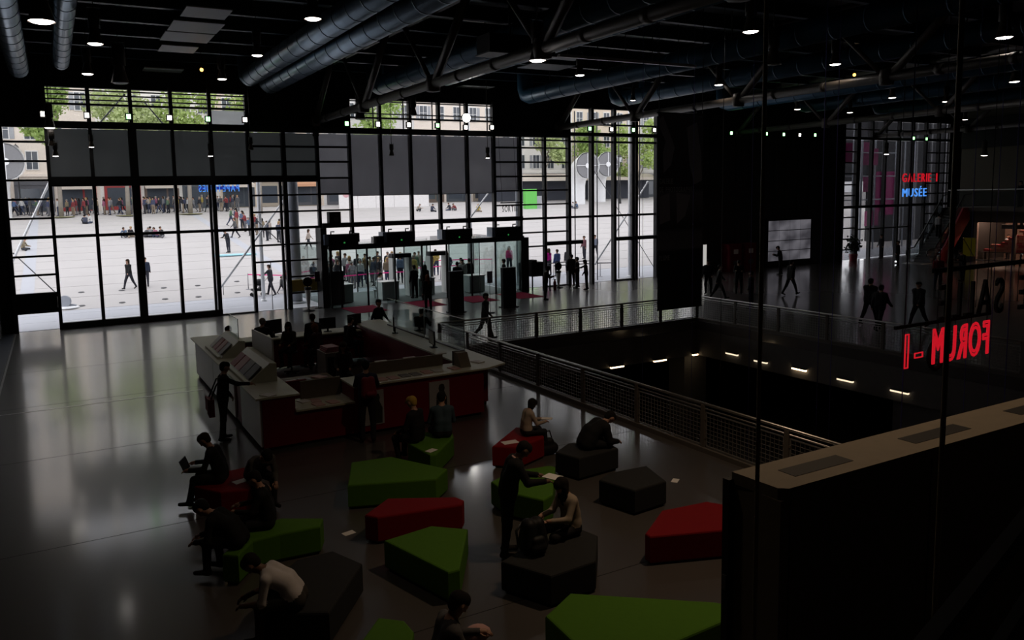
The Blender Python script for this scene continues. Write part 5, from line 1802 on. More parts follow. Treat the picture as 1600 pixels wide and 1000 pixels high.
def body_mesh(pose, H=1.72, hair='short', sleeves=True, bulk=.0, skirt=False, fem=False, h=.022, fingers=False):
    key = (pose, H, hair, sleeves, bulk, skirt, fem, h, fingers)
    if key in BODY:
        return BODY[key]
    pr, hands, hpr, (hc, fwd, upv, s), sh_ = body_prims(*key[:7])
    V, F, mid = sdf_mesh(pr, h, .028)
    b = MB()
    b.v = [tuple(v) for v in V]
    b.f = [tuple(f) for f in F]
    b.sm = [True] * len(F)
    b.mi = [int(m) for m in mid]
    if fingers:
        for w_, p_, d_, sd in hands:
            up = np.array([0, 0, 1.0]) - d_ * d_[2]
            if np.linalg.norm(up) < .2:
                up = np.array([0, 1.0, 0])
            up /= np.linalg.norm(up)
            lat = np.cross(d_, up)
            for q, ln in ((-1.5, .062), (-.5, .074), (.5, .070), (1.5, .055)):
                o = p_ + lat * q * .0185 * s + d_ * .02
                e1 = o + d_ * ln * .55 * s - up * .012 * s
                e2 = e1 + (d_ * .55 - up * .75) * ln * .6 * s
                b.tube([o, e1, e2], [.0095 * s, .009 * s, .0065 * s], 6, mi=SKIN)
            o = w_ + d_ * .02 * s - lat * sd * .025 * s
            e1 = o - lat * sd * .03 * s + d_ * .03 * s - up * .01
            e2 = e1 + d_ * .035 * s - up * .012 * s
            b.tube([o, e1, e2], [.012 * s, .0105 * s, .008 * s], 6, mi=SKIN)
        for sd in (-1, 1):                        # eyes
            c = hc + upv * .015 * s + fwd * .088 * s + np.array([sd * .033 * s, 0, 0])
            b.ball(tuple(c), .011 * s, 6, 4, mi=SHOE)
    me = b.mesh('person')
    for q in range(4):
        me.materials.append(None)
    hme = None
    if hpr:
        V, F, mid = sdf_mesh(hpr, max(.018, h * .8), .03)
        hb = MB()
        hb.v = [tuple(v) for v in V]
        hb.f = [tuple(f) for f in F]
        hb.sm = [True] * len(F)
        hb.mi = [0] * len(F)
        hme = hb.mesh('hair')
        hme.materials.append(None)
    BODY[key] = (me, hme, hands, hc, sh_)
    return BODY[key]


CLO = {}


def clo(rgb):
    k = tuple(round(c, 3) for c in rgb)
    if k not in CLO:
        CLO[k] = mat('cloth_%02d' % len(CLO), k, .85, .2, var=.1, scale=9)
    return CLO[k]


M_SKIN = mat('skin', (.42, .24, .17), .55, .4, var=.05)
M_SKIND = mat('darker_skin', (.16, .085, .055), .55, .4, var=.05)
HAIRC = dict(black=(.010, .008, .007), brown=(.035, .02, .012), grey=(.22, .21, .19), blond=(.30, .20, .09), red=(.16, .05, .02), white=(.5, .49, .46), yellow=(.45, .32, .08))


def hd(deg):
    """heading: 0 faces away from the camera, 90 image left, -90 image right, 180 the camera"""
    return -YAW + rad(deg)


def person(pos, head, pose, label, top=(.03, .03, .035), legs=(.02, .022, .03), shoe=(.015, .013, .012), hairc='black', skin=None, group=None, haircap=None, **kw):
    me, hme, hands, hc, sh_ = body_mesh(pose, **kw)
    o = bpy.data.objects.new('person', me)
    COL.objects.link(o)
    o.location = pos
    o.rotation_euler = (0, 0, hd(head))
    for i, m in enumerate((skin or M_SKIN, clo(top), clo(legs), clo(shoe))):
        o.material_slots[i].link = 'OBJECT'
        o.material_slots[i].material = m
    tag(o, label, 'person', group)
    if hme:
        ho = bpy.data.objects.new('hair' if kw.get('hair') != 'cap' else 'cap', hme)
        COL.objects.link(ho)
        ho.parent = o
        ho.material_slots[0].link = 'OBJECT'
        ho.material_slots[0].material = clo(haircap or HAIRC[hairc])
    R_ = Matrix.Rotation(hd(head), 3, 'Z')
    wh = [Vector(pos) + R_ @ Vector(p_ + d_ * .06) for w_, p_, d_, sd in hands]
    return o, wh


def at_head(px, py, H):
    p = Zp(px, py, H)
    return (p[0], p[1], 0.0)


def on_seat(px, py, z=0.0):
    p = Zp(px, py, SEAT_Z)
    return (p[0], p[1], z)


DK, DK2, BLU, GRY = (.012, .012, .013), (.02, .02, .024), (.03, .04, .07), (.10, .10, .10)
N = dict(h=.02, fingers=True)
# ---- around the seats
p, wh = person(at_head(345, 572, 1.72), -62, 'reach', 'man in black with a red shoulder bag taking a leaflet from the desk', DK, DK2, hairc='black', **N)
bagp = Zp(331, 660, .75)
P1 = Vector(p.location)
t = root('shoulder_bag', (P1.x - .30, P1.y - .02, .62), 'dark red shoulder bag at the side of the man taking a leaflet', 'bag')
part('body', MB().prism([(P1.x - .34, P1.y - .2), (P1.x - .22, P1.y - .22), (P1.x - .2, P1.y + .2), (P1.x - .32, P1.y + .2)], .62, 1.02), mat('dark_red_bag', (.16, .008, .02), .7), t)
part('flap', MB().prism([(P1.x - .36, P1.y - .21), (P1.x - .33, P1.y - .21), (P1.x - .32, P1.y + .21), (P1.x - .35, P1.y + .21)], .74, 1.04), mat('dark_red_bag', (.16, .008, .02), .7), t)
part('strap', MB().tube([(P1.x - .28, P1.y - .15, 1.02), (P1.x - .16, P1.y - .14, 1.3), (P1.x - .02, P1.y - .1, 1.49), (P1.x - .10, P1.y + .1, 1.42), (P1.x - .27, P1.y + .15, 1.02)], .018, 6), M_BLACK, t)

p, wh = person(on_seat(346, 752), 92, 'sit_laptop', 'young man with tousled hair using a laptop on the red seat', DK, DK2, hairc='brown', **N)
lp_ = (wh[0] + wh[1]) / 2
lv = Vector((-math.cos(YAW), math.sin(YAW), 0))
lz = .67
lc = Vector(p.location) + lv * .48
t = root('laptop', (lc.x, lc.y, lz), 'open dark laptop on the lap of the man on the red seat', 'laptop', rz=hd(92))


def local(nm, b_, m, t_):
    me = b_.mesh(nm)
    me.materials.append(m)
    o = bpy.data.objects.new(nm, me)
    COL.objects.link(o)
    o.parent = t_
    return o


local('keyboard', MB().box(-.16, .16, -.11, .11, 0, .018), mat('grey_laptop', (.25, .25, .26), .4), t)
local('lid', MB().add([(-.16, .11, .01), (.16, .11, .01), (.16, .19, .21), (-.16, .19, .21), (-.16, .122, .01), (.16, .122, .01), (.16, .202, .21), (-.16, .202, .21)],
                      [(0, 1, 2, 3), (7, 6, 5, 4), (0, 4, 5, 1), (1, 5, 6, 2), (2, 6, 7, 3), (3, 7, 4, 0)]), M_BLACK, t)

person(on_seat(398, 748), -140, 'sit_hunch', 'person in grey bent far forward behind the laptop man', (.075, .072, .07), DK2, hairc='black', **N)
person(on_seat(375, 852), 84, 'sit_hunch', 'dark figure on the dark green seat, nearer the camera', DK, DK, hairc='black', **N)
person(on_seat(420, 822), 98, 'sit_read', 'dark figure on the dark green seat, farther back', DK, DK2, hairc='black', H=1.66, h=.02, fingers=True)
person(on_seat(466, 945), 92, 'sit_hunch', 'man in a pale shirt hunched forward on the large charcoal seat', (.60, .57, .58), (.05, .045, .04), hairc='black', skin=M_SKIND, sleeves=False, **N)
pp = Zp(693, 1062, SEAT_Z)
person((pp[0], pp[1], 0), -70, 'sit_read', 'man in a dark grey shirt with his back to the camera at the bottom edge', (.085, .082, .085), DK2, hairc='black', **N)
pp = Zp(745, 990, .72)
t = solo('rolled_scarf', MB().ball((pp[0], pp[1], pp[2]), .13, 12, 8, 1.2, .9, .7).ball((pp[0] + .09, pp[1] + .02, pp[2] - .02), .09, 10, 6, 1, 1, .7).box(pp[0] - .05, pp[0] + .05, pp[1] - .05, pp[1] + .05, .45, pp[2] - .05), clo((.55, .33, .31)), (pp[0], pp[1], .45), label='pale pink rolled scarf beside the man in dark grey', cat='scarf')
pp = Zp(742, 1020, SEAT_Z)
seat([(655, 1055), (700, 1030), (790, 1022), (812, 1060), (730, 1095)], M_SK, 'charcoal foam seat below the bottom edge under the man in dark grey')
p, wh = person((5.72, 9.72, 0), -82, 'bow', 'man in a dark suit with a pink collar reading a paper beside the charcoal seat', DK, DK, hairc='black', skin=M_SKIND, bulk=.012, **N)
nk = body_prims('bow', 1.72, 'short', True, .012, False, False)[0][9]
ax = (nk[1] - nk[0]) / np.linalg.norm(nk[1] - nk[0])
sd_ = np.array([1.0, 0, 0])
fw_ = np.cross(ax, sd_)
cc = nk[0] + ax * .035
col_me = MB().tube([tuple(cc + (sd_ * math.cos(q / 14 * 2 * math.pi) + fw_ * math.sin(q / 14 * 2 * math.pi)) * .074) for q in range(15)], .02, 6).mesh('collar')
col_me.materials.append(clo((.62, .38, .36)))
co_ = bpy.data.objects.new('collar', col_me)
COL.objects.link(co_)
co_.parent = p
co_['label'] = 'pale pink shirt collar'
hp = (wh[0] + wh[1]) / 2
sheet(hp.x + .06, hp.y - .02, .2, .26, hp.z + .01, M_PAPER, 'folded paper in the hands of the man in the dark suit', .4, .01)
bz = Zp(833, 862, SEAT_Z)
t = root('backpack', (bz[0], bz[1], SEAT_Z), 'black backpack on the charcoal seat beside the man in the dark suit', 'bag')


def soft(prims, h=.02):
    V, F, _m = sdf_mesh(prims, h, .04)
    b_ = MB()
    b_.v, b_.f = [tuple(v) for v in V], [tuple(f) for f in F]
    b_.sm, b_.mi = [True] * len(F), [0] * len(F)
    return b_


bx_, by_ = bz[0], bz[1]
part('body', soft([((bx_ + sx * .09, by_ + sy * .04, SEAT_Z + .13), (bx_ + sx * .07, by_ + sy * .03, SEAT_Z + .40), .12, .09, 0) for sx in (-1, 1) for sy in (-1, 1)]), M_BLACK, t)
part('pocket', soft([((bx_ - .06, by_ - .14, SEAT_Z + .12), (bx_ + .06, by_ - .14, SEAT_Z + .12), .075, .075, 0), ((bx_ - .05, by_ - .13, SEAT_Z + .22), (bx_ + .05, by_ - .13, SEAT_Z + .22), .06, .06, 0)]), M_BLACK, t)
part('strap', MB().tube([(bz[0] - .1, bz[1] + .1, SEAT_Z + .42), (bz[0] - .2, bz[1] + .12, SEAT_Z + .3), (bz[0] - .18, bz[1] + .1, SEAT_Z + .08)], .018, 6), M_FRAME2, t)
p, wh = person(on_seat(893, 832), 118, 'sit_read', 'woman in a beige cardigan with long dark hair on the large charcoal seat', (.34, .28, .22), DK2, hairc='black', hair='long', fem=True, H=1.62, h=.02, fingers=True)
hp = (wh[0] + wh[1]) / 2
t = root('mobile_phone', (hp.x, hp.y, hp.z - .01), 'small pale phone in the hands of the woman in beige', 'phone')
part('body', MB().box(hp.x - .04, hp.x + .04, hp.y - .07, hp.y + .07, hp.z - .01, hp.z), M_PAPER, t)
part('screen', MB().box(hp.x - .034, hp.x + .034, hp.y - .062, hp.y + .062, hp.z, hp.z + .002), M_BLACK, t)
p, wh = person(on_seat(822, 680), -70, 'sit_read', 'child in a pale top with a dark bob sitting on the red seat', (.36, .29, .24), DK2, hairc='black', hair='bob', fem=True, H=1.42, h=.02, fingers=True)
hp = (wh[0] + wh[1]) / 2
sheet(hp.x, hp.y, .16, .22, hp.z + .02, M_PAPER, 'white leaflet in the hands of the child', .8, .008)
bz = Zp(855, 716, 0)
t = root('floor_bag', (bz[0] + .1, bz[1] + .2, 0), 'dark bag on the floor beside the red seat of the child', 'bag')
part('body', soft([((bz[0] - .06, bz[1] + .2, .13), (bz[0] + .26, bz[1] + .2, .13), .13, .13, 0), ((bz[0] + .0, bz[1] + .2, .27), (bz[0] + .2, bz[1] + .2, .27), .09, .09, 0)]), M_BLACK, t)
part('handle', MB().tube([(bz[0] + .0, bz[1] + .2, .36), (bz[0] + .05, bz[1] + .2, .5), (bz[0] + .2, bz[1] + .2, .5), (bz[0] + .25, bz[1] + .2, .34)], .014, 6), M_BLACK, t)
person(on_seat(915, 700), -70, 'sit_hunch', 'hunched dark figure in a hooded coat on the charcoal seat by the railing', DK, DK, hairc='black', bulk=.03, h=.02, fingers=True)
person(on_seat(652, 690), 60, 'sit_back', 'man in a yellow cap and black clothes on the small green seat', DK, DK, hair='cap', haircap=(.42, .27, .05), **N)
person(on_seat(692, 683), 10, 'sit_back', 'person in a blue patterned shirt with back turned on the small green seat', (.045, .075, .10), DK2, hairc='black', **N)
person((5.9, 16.15, 0), 8, 'lean_counter', 'person in blue with a red backpack leaning on the high counter', (.03, .035, .07), DK2, hairc='black', **N)
t = root('backpack', (5.84, 15.98, 1.0), 'red backpack on the back of the person at the high counter', 'bag')
part('body', soft([((5.88 + sx * .08, 15.94, 1.12), (5.88 + sx * .07, 15.98, 1.42), .10, .085, 0) for sx in (-1, 1)]), mat('red_backpack', (.20, .01, .03), .7), t)
part('pocket', soft([((5.82, 15.85, 1.14), (5.94, 15.85, 1.14), .06, .06, 0)]), mat('red_backpack', (.20, .01, .03), .7), t)

# ---- at the information desk
person(at_head(364, 511, 1.64), 150, 'lean_counter', 'visitor in black at the far left corner of the desk', DK, DK2, H=1.64, h=.024)
person((5.4, 24.05, 0), -10, 'lean_counter', 'grey haired staff member in black at the far left of the desk', DK, DK, hairc='grey', hair='short', h=.024)
STAFF = ((6.3, 23.95, .25, 170, 'staff member with long dark hair behind the left monitor', (.04, .035, .02), 'black', 'long', 'office stool behind the left monitor'),
         (6.9, 22.95, .25, 60, 'red haired staff member seated behind the tall one', (.05, .02, .02), 'red', 'bob', 'office stool under the red haired staff member'),
         (8.1, 23.7, .25, -40, 'staff member leaning towards the middle monitor', DK, 'black', 'short', 'office stool behind the middle monitor'),
         (6.6, 19.75, .25, 190, 'staff member with long hair seated behind the high counter', (.03, .02, .018), 'brown', 'long', 'office stool behind the high counter'))
for x, y, dz, head, lab, top, hc_, hr_, slab_ in STAFF:
    person((x, y, dz), head, 'sit', lab, top, DK, hairc=hc_, hair=hr_, fem=hr_ != 'short', h=.024)
    sz = .45 + dz
    t = root('office_stool', (x, y, 0), slab_, 'stool', 'stools inside the information desk')
    part('seat', MB().lathe([(.001, sz - .06), (.2, sz - .06), (.21, sz - .03), (.19, sz), (.001, sz)], (x, y, 0), 14), M_BLACK, t)
    part('column', MB().tube([(x, y, .05), (x, y, sz - .05)], .03, 8), M_FRAME2, t)
    b = MB()
    for k in range(5):
        a = 2 * math.pi * k / 5
        b.bar((x, y, .06), (x + .25 * math.cos(a), y + .25 * math.sin(a), .03), .04)
    part('foot', b, M_BLACK, t)
person((7.05, 24.0, 0), 20, 'stand', 'tall staff member in a dark jumper standing inside the desk', DK2, DK, hairc='black', h=.024)
person((10.35, 23.1, 0), -20, 'lean_counter', 'dark visitor outside the right glass screen of the desk', DK, DK, hairc='black', h=.024)
p = Zp(515, 605, .0)
t = root('red_chair', (5.0, 18.4, 0), 'dark red chair standing behind the low counter', 'chair')
part('seat', MB().box(4.75, 5.25, 18.15, 18.65, .42, .5), mat('red_chair_fabric', (.22, .008, .012), .8), t)
part('backrest', MB().box(4.75, 5.25, 18.62, 18.7, .55, 1.0), mat('red_chair_fabric', (.22, .008, .012), .8), t)
for xx in (4.79, 5.21):
    for yy in (18.19, 18.64):
        part('leg', MB().box(xx - .02, xx + .02, yy - .02, yy + .02, 0, .42), M_BLACK, t)

# ---- walking and standing in the hall
FAR = dict(h=.028)
for (px, py, H, head, pose, lab, top, legs, kw) in (
        (590, 470, 1.72, -120, 'walk', 'man in dark blue walking past the left doors', (.012, .016, .028), DK, {}),
        (668, 432, 1.70, 30, 'stand', 'woman in black with auburn hair near the left black pillar', DK, DK, dict(hair='long', fem=True)),
        (733, 406, 1.76, 10, 'stand_wide', 'broad man in black just right of the left black pillar', DK, DK, {}),
        (720, 405, 1.68, 170, 'stand', 'person behind the left black pillar', DK, DK, {}),
        (757, 460, 1.72, -110, 'walk2', 'grey walker between the black pillars and the railing', (.05, .05, .055), DK2, {}),
        (852, 418, 1.70, -80, 'read', 'woman with a reddish coat reading a phone on the bright floor', (.028, .016, .014), DK, dict(hair='long', fem=True)),
        (893, 400, 1.80, 20, 'stand', 'tall man in a dark coat talking near the right glass bays', DK2, DK, dict(bulk=.03)),
        (902, 404, 1.70, 70, 'stand', 'person in black partly hidden by the tall man near the right glass bays', DK, DK, {}),
        (916, 408, 1.64, 85, 'reach', 'woman in black pointing at the tall man near the right glass bays', DK, DK, dict(hair='bob', fem=True)),
        (1107, 408, 1.76, 150, 'stand_wide', 'man in black standing right beside the banner', DK, DK, {}),
        (1124, 415, 1.70, -100, 'walk', 'dark figure second from the banner behind the railing', DK, DK, {}),
        (1155, 408, 1.74, 160, 'read', 'man looking at a phone behind the far railing', DK, DK, {}),
        (1174, 426, 1.66, 60, 'stand', 'dark figure left of the left brown pole', DK, DK, {}),
        (1220, 386, 1.78, 60, 'read', 'person in front of the video wall with raised arms', DK2, DK, {}),
        (1236, 408, 1.76, -70, 'walk', 'man in black striding to the right below the video wall', DK, DK, dict(bulk=.02)),
        (1360, 437, 1.80, -60, 'walk', 'dark blurred walker on the right floor, left of two', DK, DK, dict(bulk=.03)),
        (1376, 447, 1.72, -60, 'walk2', 'dark blurred walker on the right floor, right of two', DK, DK, dict(bulk=.02)),
        (1437, 442, 1.74, 110, 'walk', 'dark figure with a bag in the middle of the right floor', DK, DK, dict(bulk=.03)),
        (1467, 401, 1.76, 165, 'stand', 'grey haired man in a red patterned shirt by the red escalator flank', (.16, .02, .025), (.02, .025, .04), dict(hair='grey')),
        (1505, 392, 1.74, 100, 'read', 'dark figure standing in front of the yellow display', DK, DK, {}),
        (1378, 368, 1.75, 100, 'stand', 'dark figure standing by the right glass front', DK, DK, {}),
        (1404, 378, 1.70, 60, 'stand', 'dark figure waiting at the foot of the escalator', DK, DK, {})):
    k2 = dict(FAR)
    k2.update(kw)
    hc_ = 'grey' if kw.get('hair') == 'grey' else ('red' if 'auburn' in lab else 'black')
    person(at_head(px, py, H), head, pose, lab, top, legs, hairc=hc_, H=H, **k2)
e = (56.3, 33.75, 1.65)
person(e, -60, 'stand', 'person in a pale shirt riding up the escalator', (.35, .35, .36), DK, h=.03)
for (x, y, lab, top) in ((61.3, 31.6, 'shop visitor in a pale blue top left of the pink boxes', (.25, .35, .42)), (61.6, 30.4, 'shop visitor in dark clothes beside the pale blue one', DK2)):
    person((x, y, 0), 100, 'stand', lab, top, DK2, h=.03)
for (x, y, lab) in ((59.4, 30.0, 'dark visitor on the upper gallery, left'), (59.4, 27.2, 'dark visitor on the upper gallery, right')):
    person((x, y, zg), 90, 'stand', lab, DK, DK, h=.03)
# ---- in the vestibule
for (x, y, head, pose, lab, top, kw) in (
        (15.35, 39.55, -60, 'sit', 'security guard in a white shirt seated at a pale desk', (.55, .55, .56), {}),
        (16.9, 38.2, 40, 'stand', 'visitor in black passing the left detector gate', DK, {}),
        (17.4, 37.9, 20, 'stand_wide', 'visitor with auburn hair just inside the middle doors', (.03, .012, .01), dict(hair='long', fem=True)),
        (20.6, 39.7, 160, 'stand', 'guard in a grey coat at the right security desk', (.16, .16, .15), dict(bulk=.03)),
        (19.6, 38.4, 10, 'stand', 'dark visitor under the right detector gate', DK, {}),
        (22.5, 38.2, 90, 'stand', 'dark guard at the right end of the vestibule', DK, {})):
    k2 = dict(FAR)
    k2.update(kw)
    z = .012
    person((x, y, z), head, pose, lab, top, DK2, **k2)
t = root('office_stool', (15.35, 39.55, .012), 'stool under the seated security guard', 'stool')
part('seat', MB().box(15.15, 15.55, 39.35, 39.75, .40, .455), M_BLACK, t)
for xx in (15.2, 15.5):
    for yy in (39.4, 39.7):
        part('leg', MB().box(xx - .02, xx + .02, yy - .02, yy + .02, .012, .40), M_BLACK, t)
# ------------------------------------------------------------------ the plaza outside
M_PLAZA = mat('beige_plaza_stone', (.46, .44, .43), .85, .2, var=.07, scale=.5)
M_PAVE = mat('pale_blue_grey_paving', (.43, .44, .475), .7, .3, var=.05, scale=.6)
M_JOINT = mat('dark_paving_joint', (.22, .21, .20), .9, .1)
PX0, PX1 = -45.0, 150.0
YST = 95.0
gr = root('plaza_ground', (20, 60, 0), kind='structure')
part('joint_bed', MB().add([(PX0, YF + .2, -.06), (PX1, YF + .2, -.06), (PX1, PL0, -.06), (PX0, PL0, -.06), (PX1, YST, plaza_z(YST) - .06), (PX0, YST, plaza_z(YST) - .06)], [(0, 1, 2, 3), (3, 2, 4, 5)]), M_JOINT, gr)
pitch = (43.6 - YF - .2) / 2
for i in range(2):
    y0 = YF + .2 + i * pitch
    part('paving_row', MB().box(PX0, PX1, y0 + .01, y0 + pitch - .01, -.08, 0.0), M_PAVE, gr)
part('paving_row', MB().box(PX0, PX1, 43.63, PL0 - .02, -.08, 0.0), M_PAVE, gr)
y0 = PL0
while y0 < YST - .5:
    y1 = min(y0 + 3.3, YST)
    z0, z1 = plaza_z(y0), plaza_z(y1)
    zz = lambda y: (y - PL0) * PLS
    a, b = y0 + .035, y1 - .035
    part('paving_row', MB().add([(PX0, a, zz(a)), (PX1, a, zz(a)), (PX1, b, zz(b)), (PX0, b, zz(b)), (PX0, a, zz(a) - .08), (PX1, a, zz(a) - .08), (PX1, b, zz(b) - .08), (PX0, b, zz(b) - .08)],
                                [(0, 1, 2, 3), (4, 5, 1, 0), (6, 7, 3, 2), (5, 6, 2, 1), (7, 4, 0, 3)]), M_PLAZA, gr)
    y0 = y1
ZST = plaza_z(YST)
part('street', MB().box(PX0, PX1, YST, 140, ZST - .1, ZST), mat('street_asphalt', (.30, .30, .30), .9), gr)
for (xa, xb) in ((-1.9, -1.2), (13.2, 13.9)):      # flush gutters running up the slope
    part('gutter', MB().add([(xa, PL0, .004), (xb, PL0, .004), (xb, 92, zz(92) + .004), (xa, 92, zz(92) + .004)], [(0, 1, 2, 3)]), M_PAVE, gr)
for r_, row in enumerate((((127, 457), (190, 454), (256, 450), (309, 446.5), (370, 440)), ((128, 478), (191, 473), (258, 467.5), (310, 464), (371, 457.5)))):
    for i, (x, y) in enumerate(row):
        p = Gp(x, y)
        solo('ground_stud', MB().lathe([(.17, -.03), (.17, .02), (.12, .05), (.001, .06)], (p[0], p[1], p[2]), 12), M_FRAME2, tuple(p),
             label='round grey ground stud, %s from the left in the %s row' % (ordw[i], ('upper', 'lower')[r_]), cat='stud', group='round ground studs outside the tall doors')

# steel structure outside the glass
M_WST = mat('white_painted_steel', (.86, .87, .88), .4, .5)
M_GST = mat('blue_grey_painted_steel', (.30, .32, .36), .45, .5)
for (px, py, r_, Yc, m, lab) in ((464, 470, .30, 40.4, M_GST, 'thick blue grey steel column left of the entrance'), (412, 465, .10, 42.4, M_WST, 'slim white steel column behind the ladder windows'),
                                 (813, 446, .22, 40.2, M_GST, 'blue grey steel column right of the entrance'), (985, 433, .15, 39.6, M_WST, 'slim pale column behind the right glass bays'),
                                 (733, 340, .16, 43.5, M_WST, 'pale column behind the long middle blinds'), (1332, 400, .22, 40.2, M_GST, 'steel column behind the right glass front')):
    p = Yp(px, py, Yc)
    t = root('steel_column', (p[0], Yc, 0), lab, 'column', 'steel columns outside the glass')
    part('shaft', MB().tube([(p[0], Yc, 0), (p[0], Yc, 14)], r_, 16), m, t)
    part('base', MB().lathe([(r_ * 1.6, 0), (r_ * 1.6, .06), (r_ * 1.05, .12)], (p[0], Yc, 0), 16), m, t)
for (x0, y0, x1, y1, Yc, r_, m, lab) in ((338, 459, 452, 301, 41.4, .055, M_WST, 'white diagonal brace behind the tall doors'), (12, 424, 78, 283, 41.4, .055, M_WST, 'white diagonal brace behind the first ladder bay, rising right'),
                                         (21, 396, 92, 462, 41.6, .025, M_FRAME2, 'thin dark diagonal rod behind the first ladder bay'), (402, 345, 452, 392, 41.6, .025, M_FRAME2, 'thin dark diagonal rod behind the ladder windows'),
                                         (930, 412, 1012, 285, 40.4, .055, M_WST, 'white diagonal brace behind the right glass bays'), (960, 318, 1028, 428, 40.6, .022, M_FRAME2, 'thin dark diagonal rod behind the right glass bays'),
                                         (920, 255, 962, 318, 40.6, .022, M_FRAME2, 'thin dark rod crossing the white ventilation horns'),
                                         (735, 340, 764, 300, 42.4, .05, M_WST, 'white diagonal brace above the entrance'), (155, 193, 194, 148, 38.52, .03, M_GST, 'thin rod behind the left clerestory, rising right'), (226, 160, 254, 193, 38.52, .03, M_GST, 'thin rod behind the left clerestory, falling right')):
    a, b = Yp(x0, y0, Yc), Yp(x1, y1, Yc)
    a[2] = max(a[2], 0)
    t = root('diagonal_brace', tuple(a), lab, 'brace', 'diagonal braces outside the glass')
    part('rod', MB().tube([tuple(a), tuple(b)], r_, 8), m, t)
    part('end_joint', MB().ball(tuple(a), r_ * 1.7, 8, 6).ball(tuple(b), r_ * 1.7, 8, 6), m, t)
p = Gp(108, 481)
t = root('column_anchor', tuple(p), 'white anchor plate with a grey disc on the paving at the left', 'anchor')
part('plate', MB().lathe([(.5, 0), (.5, .05), (.3, .09), (.001, .09)], tuple(p), 18), M_WST, t)
part('disc', MB().tube([(p[0] - .2, p[1] - .08, p[2] + .36), (p[0] - .14, p[1] + .08, p[2] + .36)], .3, 18), M_GST, t)
part('lug', MB().bar((p[0] - .1, p[1], p[2] + .2), (p[0] + .35, p[1], p[2] + .08), .12), M_GST, t)

# ventilation horns
def horn(px, py, base_py, turn, dia, label, depth=None):
    g = Gp(px, base_py)
    k = np.linalg.norm(g[:2])
    c = np.array(ray(px, py))
    c = EYE + c * (k / np.linalg.norm(c[:2]))
    zc = c[2]
    f_ = Vector((-g[0], -g[1], 0)).normalized()
    f_.rotate(Matrix.Rotation(rad(turn), 3, 'Z'))
    R_ = dia / 2
    back = Vector((g[0], g[1], 0)) - f_ * R_ * 1.5
    t = root('ventilation_horn', (back.x, back.y, g[2]), label, 'ventilation horn', 'white ventilation horns on the plaza')
    pts = [Vector((back.x, back.y, g[2] - .3)), Vector((back.x, back.y, zc - R_ * 1.5))]
    rs = [R_ * .72, R_ * .72]
    for a in (20, 40, 60, 80):
        pts.append(Vector((back.x, back.y, zc - R_ * 1.5)) + f_ * R_ * 1.5 * (1 - math.cos(rad(a))) + Vector((0, 0, R_ * 1.5 * math.sin(rad(a)))))
        rs.append(R_ * (.72 + .10 * a / 80))
    e = Vector((g[0], g[1], zc))
    pts += [e, e + f_ * R_ * .35]
    rs += [R_ * .88, R_]
    part('pipe', MB().tube(pts, rs, 22, cap=False), M_WST, t)
    q = e + f_ * R_ * .30
    part('grille', MB().tube([q, q + f_ * .03], R_ * .93, 24), mat('grey_horn_grille', (.22, .22, .23), .6), t)
    q = e + f_ * R_ * .36
    part('hub', MB().tube([q, q + f_ * .06], R_ * .2, 14), M_WST, t)
    sd = Vector((-f_.y, f_.x, 0))
    part('spokes', MB().bar(q - sd * R_ * .95, q + sd * R_ * .95, .07).bar(q + Vector((0, 0, -R_ * .95)), q + Vector((0, 0, R_ * .95)), .07, up=f_), M_WST, t)
    part('rim', MB().tube([e + f_ * R_ * .33, e + f_ * R_ * .40], R_ * 1.03, 26, cap=False), M_WST, t)


horn(915, 259, 321, 30, 3.5, 'large white ventilation horn behind the right glass bays, left of two')
horn(947, 257, 317, 30, 3.5, 'large white ventilation horn behind the right glass bays, right of two')
horn(12, 253, 345, 18, 3.6, 'large white ventilation horn behind the first ladder bay')

# ------------------------------------------------------------------ trees
M_LEAF = [cloth_translucent('fresh_leaf_%d' % i, c, tr) for i, (c, tr) in enumerate((((.26, .32, .13), (.17, .22, .06)), ((.22, .29, .11), (.14, .19, .05)), ((.30, .34, .18), (.18, .22, .09))))]
M_BARK = mat('pale_bark', (.30, .27, .23), .9, .2, var=.3, scale=3)


